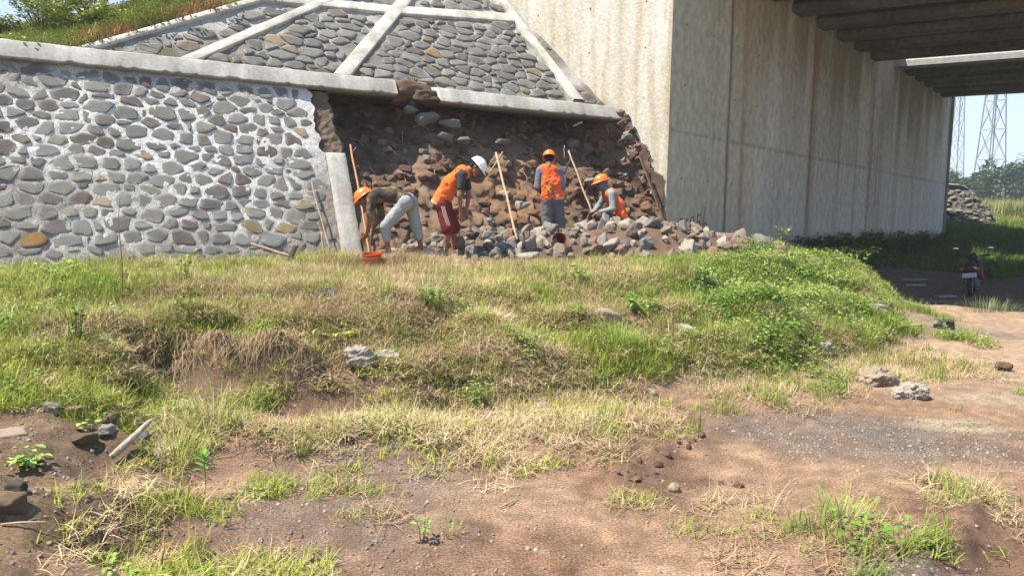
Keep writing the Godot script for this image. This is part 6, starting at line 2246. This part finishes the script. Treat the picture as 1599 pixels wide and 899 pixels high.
func build_motorbike() -> void:
	var o := thing("motorbike", "dark red and black motorbike parked in the bridge's shade, seen from behind", "motorbike", W(11.28, ground_y(11.28, 18.0), 18.0))
	o.rotation = Vector3(0, -0.62, 0.07)
	var black := g3(0.02, 0.02, 0.022)
	var navy := g3(0.03, 0.03, 0.05)
	var red := g3(0.11, 0.012, 0.008)
	var chrome := g3(0.45, 0.45, 0.46)
	for z in [0.0, -1.24]:
		var w := MB.new()
		var n := 40
		var m := 12
		for i in n:
			for k in m:
				var a := TAU * i / n
				var b := TAU * k / m
				var r := 0.235 + 0.045 * cos(b)
				w.add(Vector3(sin(b) * 0.05, 0.285 + sin(a) * r, z + cos(a) * r), black)
		for i in n:
			for k in m:
				w.quad(i * m + k, ((i + 1) % n) * m + k, ((i + 1) % n) * m + (k + 1) % m, i * m + (k + 1) % m)
		var wh := part("wheel", w.mesh(), M.rubber, o)
		var rm := MB.new()
		rm.lathe(Transform3D(Basis.from_euler(Vector3(0, 0, PI / 2)), Vector3(0, 0.285, z)), [[0.19, -0.03], [0.2, -0.035], [0.2, 0.035], [0.19, 0.03], [0.18, 0.0], [0.19, -0.03]], 28, chrome)
		rm.lathe(Transform3D(Basis.from_euler(Vector3(0, 0, PI / 2)), Vector3(0, 0.285, z)), [[0.0, -0.06], [0.05, -0.06], [0.05, 0.06], [0.0, 0.06]], 14, chrome)
		for k in 10:
			var a := TAU * k / 10.0
			rm.tube([Vector3(0, 0.285, z), Vector3(0, 0.285 + sin(a) * 0.19, z + cos(a) * 0.19)], [0.006, 0.005], 5, chrome)
		part("rim", rm.mesh(), M.vcm, wh)
	var blob := func(called: String, bones: Array, col: Color, mt: Material):
		var lo := Vector3.ONE * 9.0
		var hi := Vector3.ONE * -9.0
		for q in bones:
			for e in [q[0], q[1]]:
				lo = lo.min(e - Vector3.ONE * (maxf(q[2], q[3]) + 0.05))
				hi = hi.max(e + Vector3.ONE * (maxf(q[2], q[3]) + 0.05))
		var b := Blob.new(lo, hi, 0.014)
		for q in bones:
			b.bone(q[0], q[1], q[2], q[3], 0.03)
		var mb := MB.new()
		b.into(mb, col)
		return part(called, mb.mesh(), mt, o)
	blob.call("tail_body", [[Vector3(0, 0.70, 0.12), Vector3(0, 0.62, -0.5), 0.09, 0.13], [Vector3(-0.06, 0.62, 0.05), Vector3(-0.05, 0.55, -0.45), 0.06, 0.09], [Vector3(0.06, 0.62, 0.05), Vector3(0.05, 0.55, -0.45), 0.06, 0.09]], navy, M.gloss)
	for s in [-1.0, 1.0]:
		blob.call("side_panel", [[Vector3(0.125 * s, 0.66, 0.10), Vector3(0.135 * s, 0.52, -0.35), 0.035, 0.06], [Vector3(0.13 * s, 0.52, -0.35), Vector3(0.14 * s, 0.44, -0.6), 0.05, 0.04]], red, M.gloss)
		blob.call("leg_shield", [[Vector3(0.13 * s, 0.78, -0.98), Vector3(0.17 * s, 0.42, -0.88), 0.05, 0.06]], red, M.gloss)
		var fk := MB.new()
		fk.tube([Vector3(0.075 * s, 0.285, -1.24), Vector3(0.07 * s, 0.75, -1.05)], [0.018, 0.02], 8, chrome)
		part("fork", fk.mesh(), M.vcm, o)
		var sk := MB.new()
		sk.tube([Vector3(0.11 * s, 0.60, -0.12), Vector3(0.10 * s, 0.30, 0.0)], [0.03, 0.022], 10, g3(0.12, 0.12, 0.12))
		part("shock", sk.mesh(), M.vcm, o)
		var mi := MB.new()
		mi.tube([Vector3(0.28 * s, 0.98, -0.9), Vector3(0.33 * s, 1.06, -0.88), Vector3(0.36 * s, 1.12, -0.86)], [0.008, 0.007, 0.007], 6, black)
		var ms := part("mirror", mi.mesh(), M.vc, o)
		var mg := MB.new()
		mg.lathe(Transform3D(Basis.from_euler(Vector3(PI / 2 + 0.1, 0, 0)) * Basis.from_scale(Vector3(1.5, 1, 0.75)), Vector3(0.38 * s, 1.16, -0.85)), [[0.0, -0.02], [0.042, -0.015], [0.05, 0.0], [0.046, 0.012], [0.0, 0.013]], 20, g3(0.75, 0.75, 0.76))
		part("mirror_glass", mg.mesh(), M.mirror, ms)
		var gp := MB.new()
		gp.tube([Vector3(0.20 * s, 0.97, -0.93), Vector3(0.36 * s, 0.99, -0.83)], [0.018, 0.018], 8, black)
		part("grip", gp.mesh(), M.vc, o)
		var si := MB.new()
		si.box(Transform3D(Basis(), Vector3(0.17 * s, 0.70, 0.16)), Vector3(0.07, 0.035, 0.03), g3(0.55, 0.2, 0.05))
		part("turn_signal", si.mesh(false), M.vc, o)
		var pg := MB.new()
		pg.tube([Vector3(0.08 * s, 0.3, -0.45), Vector3(0.25 * s, 0.31, -0.44)], [0.014, 0.014], 7, black)
		part("footpeg", pg.mesh(), M.vc, o)
	blob.call("seat", [[Vector3(0, 0.79, 0.08), Vector3(0, 0.76, -0.35), 0.085, 0.10], [Vector3(0, 0.76, -0.35), Vector3(0, 0.72, -0.6), 0.095, 0.07]], black, M.rubber)
	blob.call("engine", [[Vector3(0, 0.34, -0.35), Vector3(0, 0.36, -0.7), 0.13, 0.11], [Vector3(0.1, 0.34, -0.4), Vector3(0.13, 0.34, -0.5), 0.07, 0.06]], g3(0.10, 0.10, 0.10), M.vc)
	blob.call("front_cowl", [[Vector3(0, 0.96, -1.0), Vector3(0, 0.86, -1.1), 0.09, 0.11]], navy, M.gloss)
	blob.call("rear_fender", [[Vector3(0, 0.62, 0.18), Vector3(0, 0.46, 0.28), 0.065, 0.06]], black, M.rubber)
	blob.call("front_fender", [[Vector3(0, 0.60, -1.2), Vector3(0, 0.56, -1.42), 0.06, 0.05], [Vector3(0, 0.6, -1.2), Vector3(0, 0.55, -1.02), 0.06, 0.05]], red, M.gloss)
	blob.call("exhaust", [[Vector3(0.15, 0.30, 0.22), Vector3(0.14, 0.26, -0.25), 0.052, 0.045]], g3(0.16, 0.16, 0.16), M.vcm)
	blob.call("tail_light", [[Vector3(-0.06, 0.72, 0.20), Vector3(0.06, 0.72, 0.20), 0.032, 0.032]], g3(0.25, 0.01, 0.01), M.gloss)
	var hb := MB.new()
	hb.tube([Vector3(-0.3, 0.985, -0.87), Vector3(-0.1, 0.96, -0.97), Vector3(0.1, 0.96, -0.97), Vector3(0.3, 0.985, -0.87)], [0.012, 0.013, 0.013, 0.012], 8, black)
	part("handlebar", hb.mesh(), M.vc, o)
	var rr := MB.new()
	rr.tube([Vector3(-0.1, 0.80, -0.15), Vector3(-0.09, 0.84, 0.2), Vector3(0.09, 0.84, 0.2), Vector3(0.1, 0.80, -0.15)], [0.012, 0.012, 0.012, 0.012], 7, g3(0.14, 0.14, 0.14))
	part("grab_rail", rr.mesh(), M.vc, o)
	var np := MB.new()
	np.box(Transform3D(Basis.from_euler(Vector3(-0.25, 0, 0.06)), Vector3(0, 0.545, 0.335)), Vector3(0.30, 0.11, 0.006), g3(0.42, 0.43, 0.45))
	part("number_plate", np.mesh(false), M.vc, o)
	var stn := MB.new()
	stn.tube([Vector3(-0.08, 0.28, -0.45), Vector3(-0.24, 0.0, -0.40)], [0.012, 0.010], 6, black)
	part("side_stand", stn.mesh(), M.vc, o)


# ---------------------------------------------------------------- the scene
func make_materials() -> void:
	var fine := noise_tex(0.035, 0.66, 1.0, 1, 5)
	var grain := noise_tex(0.08, 0.75, 1.0, 2, 4)
	var bump := noise_bump(0.03, 6.0, 6)
	var bump2 := noise_bump(0.06, 4.0, 7)
	M.mortar = skin_of("mortar", 0.92, fine, bump, Vector3(2.2, 2.2, 2.2))
	M.stone = skin_of("river stone", 0.85, noise_tex(0.06, 0.45, 1.0, 9, 5), bump, Vector3(3.1, 3.1, 3.1), 1.1)
	M.concrete = skin_of("concrete", 0.88, noise_tex(0.03, 0.82, 1.0, 10, 5), bump2, Vector3(0.9, 0.9, 0.9), 0.16, true)
	M.concrete_dull = skin_of("stained concrete", 0.88, noise_tex(0.02, 0.84, 1.0, 12, 5), bump2, Vector3(0.6, 0.3, 0.6), 0.15, true)
	M.earth = skin_of("bank earth", 0.95, fine, bump, Vector3(1.2, 1.2, 1.2), 1.0, true)
	M.soil = skin_of("raw soil", 0.95, noise_tex(0.06, 0.5, 1.0, 14, 5), bump, Vector3(2.6, 2.6, 2.6), 1.4)
	M.mortarlump = skin_of("old masonry", 0.92, fine, bump, Vector3(1.6, 1.6, 1.6), 1.0, false, Color(0.50, 0.485, 0.465))
	M.rockmat = []
	for c in [Color(0.58, 0.56, 0.535), Color(0.60, 0.54, 0.48), Color(0.72, 0.69, 0.64), Color(0.58, 0.48, 0.41), Color(0.68, 0.61, 0.53), Color(0.33, 0.31, 0.30), Color(0.45, 0.38, 0.31), Color(0.44, 0.47, 0.49)]:
		M.rockmat.append(skin_of("rock", 0.9, noise_tex(0.045, 0.55, 1.0, 20 + M.rockmat.size(), 5), bump, Vector3(0.9, 0.9, 0.9), 0.9, false, c))
	M.clodmat = []
	for c in [Color(0.53, 0.435, 0.365), Color(0.46, 0.385, 0.335), Color(0.58, 0.455, 0.36)]:
		M.clodmat.append(skin_of("earth clod", 0.96, noise_tex(0.06, 0.5, 1.0, 40 + M.clodmat.size(), 5), bump, Vector3(0.8, 0.8, 0.8), 1.5, false, c))
	M.leaf = leafy("leaf", 0.55)
	M.straw = leafy("straw", 0.35)
	M.vc = skin_of("matt paint", 0.8, null, null, Vector3.ONE)
	M.vcw = skin_of("grit", 0.9, null, null, Vector3.ONE)
	M.vcm = skin_of("dull metal", 0.4, null, null, Vector3.ONE)
	M.vcm.metallic = 0.8
	M.wood = skin_of("wood", 0.8, noise_tex(0.02, 0.65, 1.0, 50, 4), bump2, Vector3(6, 1.2, 6), 0.4)
	M.cloth = skin_of("cloth", 0.92, grain, null, Vector3(5, 5, 5))
	M.cloth2 = skin_of("rag cloth", 0.92, grain, null, Vector3(5, 5, 5))
	M.cloth2.cull_mode = BaseMaterial3D.CULL_DISABLED
	M.vest = skin_of("vest cloth", 0.8, noise_tex(0.06, 0.88, 1.0, 52, 3), null, Vector3(5, 5, 5))
	M.skin = skin_of("skin", 0.55, noise_tex(0.05, 0.9, 1.0, 53, 3), null, Vector3(6, 6, 6))
	M.helmet_orange = paint("orange helmet", g3(0.88, 0.17, 0.015), 0.32)
	M.helmet_white = paint("white helmet", g3(0.78, 0.80, 0.82), 0.32)
	M.hole = paint("tie hole", g3(0.16, 0.14, 0.12), 0.9)
	M.eye = paint("eye", g3(0.04, 0.03, 0.025), 0.2)
	M.plastic = skin_of("worn plastic", 0.5, grain, null, Vector3(4, 4, 4))
	M.gloss = skin_of("body paint", 0.3, null, null, Vector3.ONE)
	M.rubber = skin_of("rubber", 0.75, null, null, Vector3.ONE)
	M.mirror = paint("mirror glass", g3(0.5, 0.5, 0.52), 0.08, 1.0)
	M.rocks = []
	for i in 14:
		M.rocks.append(rock_shape(300 + i, 7 + i % 5, 11, 0.10 + 0.02 * (i % 3)))
	for i in 3:
		M.rocks.append(rock_shape(330 + i, 9, 18, 0.34))
	M.rocks_low = []
	for i in 3:
		M.rocks_low.append(rock_shape(400 + i, 6, 2, 0.05))


func _ready() -> void:
	rng.seed = 7
	nz.seed = 5
	nz.noise_type = FastNoiseLite.TYPE_SIMPLEX_SMOOTH
	nz.frequency = 0.01
	nz.fractal_octaves = 3
	cellu.noise_type = FastNoiseLite.TYPE_CELLULAR
	cellu.seed = 9
	cellu.frequency = 0.01
	cellu.fractal_type = FastNoiseLite.FRACTAL_NONE
	cellu.cellular_return_type = FastNoiseLite.RETURN_DISTANCE
	# camera: eye height 1.6 m, looking slightly down, held a little askew
	var cam := Camera3D.new()
	cam.name = "camera"
	cam.fov = 42.69
	cam.near = 0.1
	cam.far = 3000.0
	cam.position = Vector3(0, 1.6, 0)
	cam.rotation = Vector3(-deg_to_rad(5.686), 0, deg_to_rad(0.9))
	add_child(cam)
	cam.current = true
	# sky, haze and exposure
	var we := WorldEnvironment.new()
	we.name = "world"
	var e := Environment.new()
	e.background_mode = Environment.BG_SKY
	var sky := Sky.new()
	var ps := ProceduralSkyMaterial.new()
	ps.sky_top_color = Color(0.50, 0.63, 0.80)
	ps.sky_horizon_color = Color(0.80, 0.86, 0.92)
	ps.sky_curve = 0.16
	ps.ground_bottom_color = Color(0.42, 0.38, 0.30)
	ps.ground_horizon_color = Color(0.80, 0.83, 0.84)
	ps.sun_angle_max = 12.0
	sky.sky_material = ps
	e.sky = sky
	e.background_energy_multiplier = 0.70
	e.tonemap_mode = Environment.TONE_MAPPER_LINEAR
	e.tonemap_exposure = 2.6
	e.fog_enabled = true
	e.fog_density = 0.0011
	e.fog_light_color = Color(0.86, 0.90, 0.95)
	e.sdfgi_enabled = true
	e.ssao_enabled = true
	e.ssil_enabled = true
	we.environment = e
	add_child(we)
	# the sun, high and from the left
	var sun := DirectionalLight3D.new()
	sun.name = "sun"
	sun.light_energy = 1.45
	sun.light_color = Color(1.0, 0.955, 0.88)
	sun.light_angular_distance = 0.5
	sun.shadow_enabled = true
	add_child(sun)
	var to_sun := Vector3(-0.955 * cos(deg_to_rad(60.0)), sin(deg_to_rad(60.0)), 0.297 * cos(deg_to_rad(60.0)))
	sun.look_at_from_position(to_sun * 100.0, Vector3.ZERO, Vector3.UP)
	make_materials()
	lattice()
	build_ground()
	build_stone_wall()
	build_slope()
	build_breach()
	build_bridge()
	build_distance()
	build_rubble()
	tell_apart()
	build_rocks()
	build_plants()
	build_grass()
	build_people()
	build_tools()
	build_motorbike()
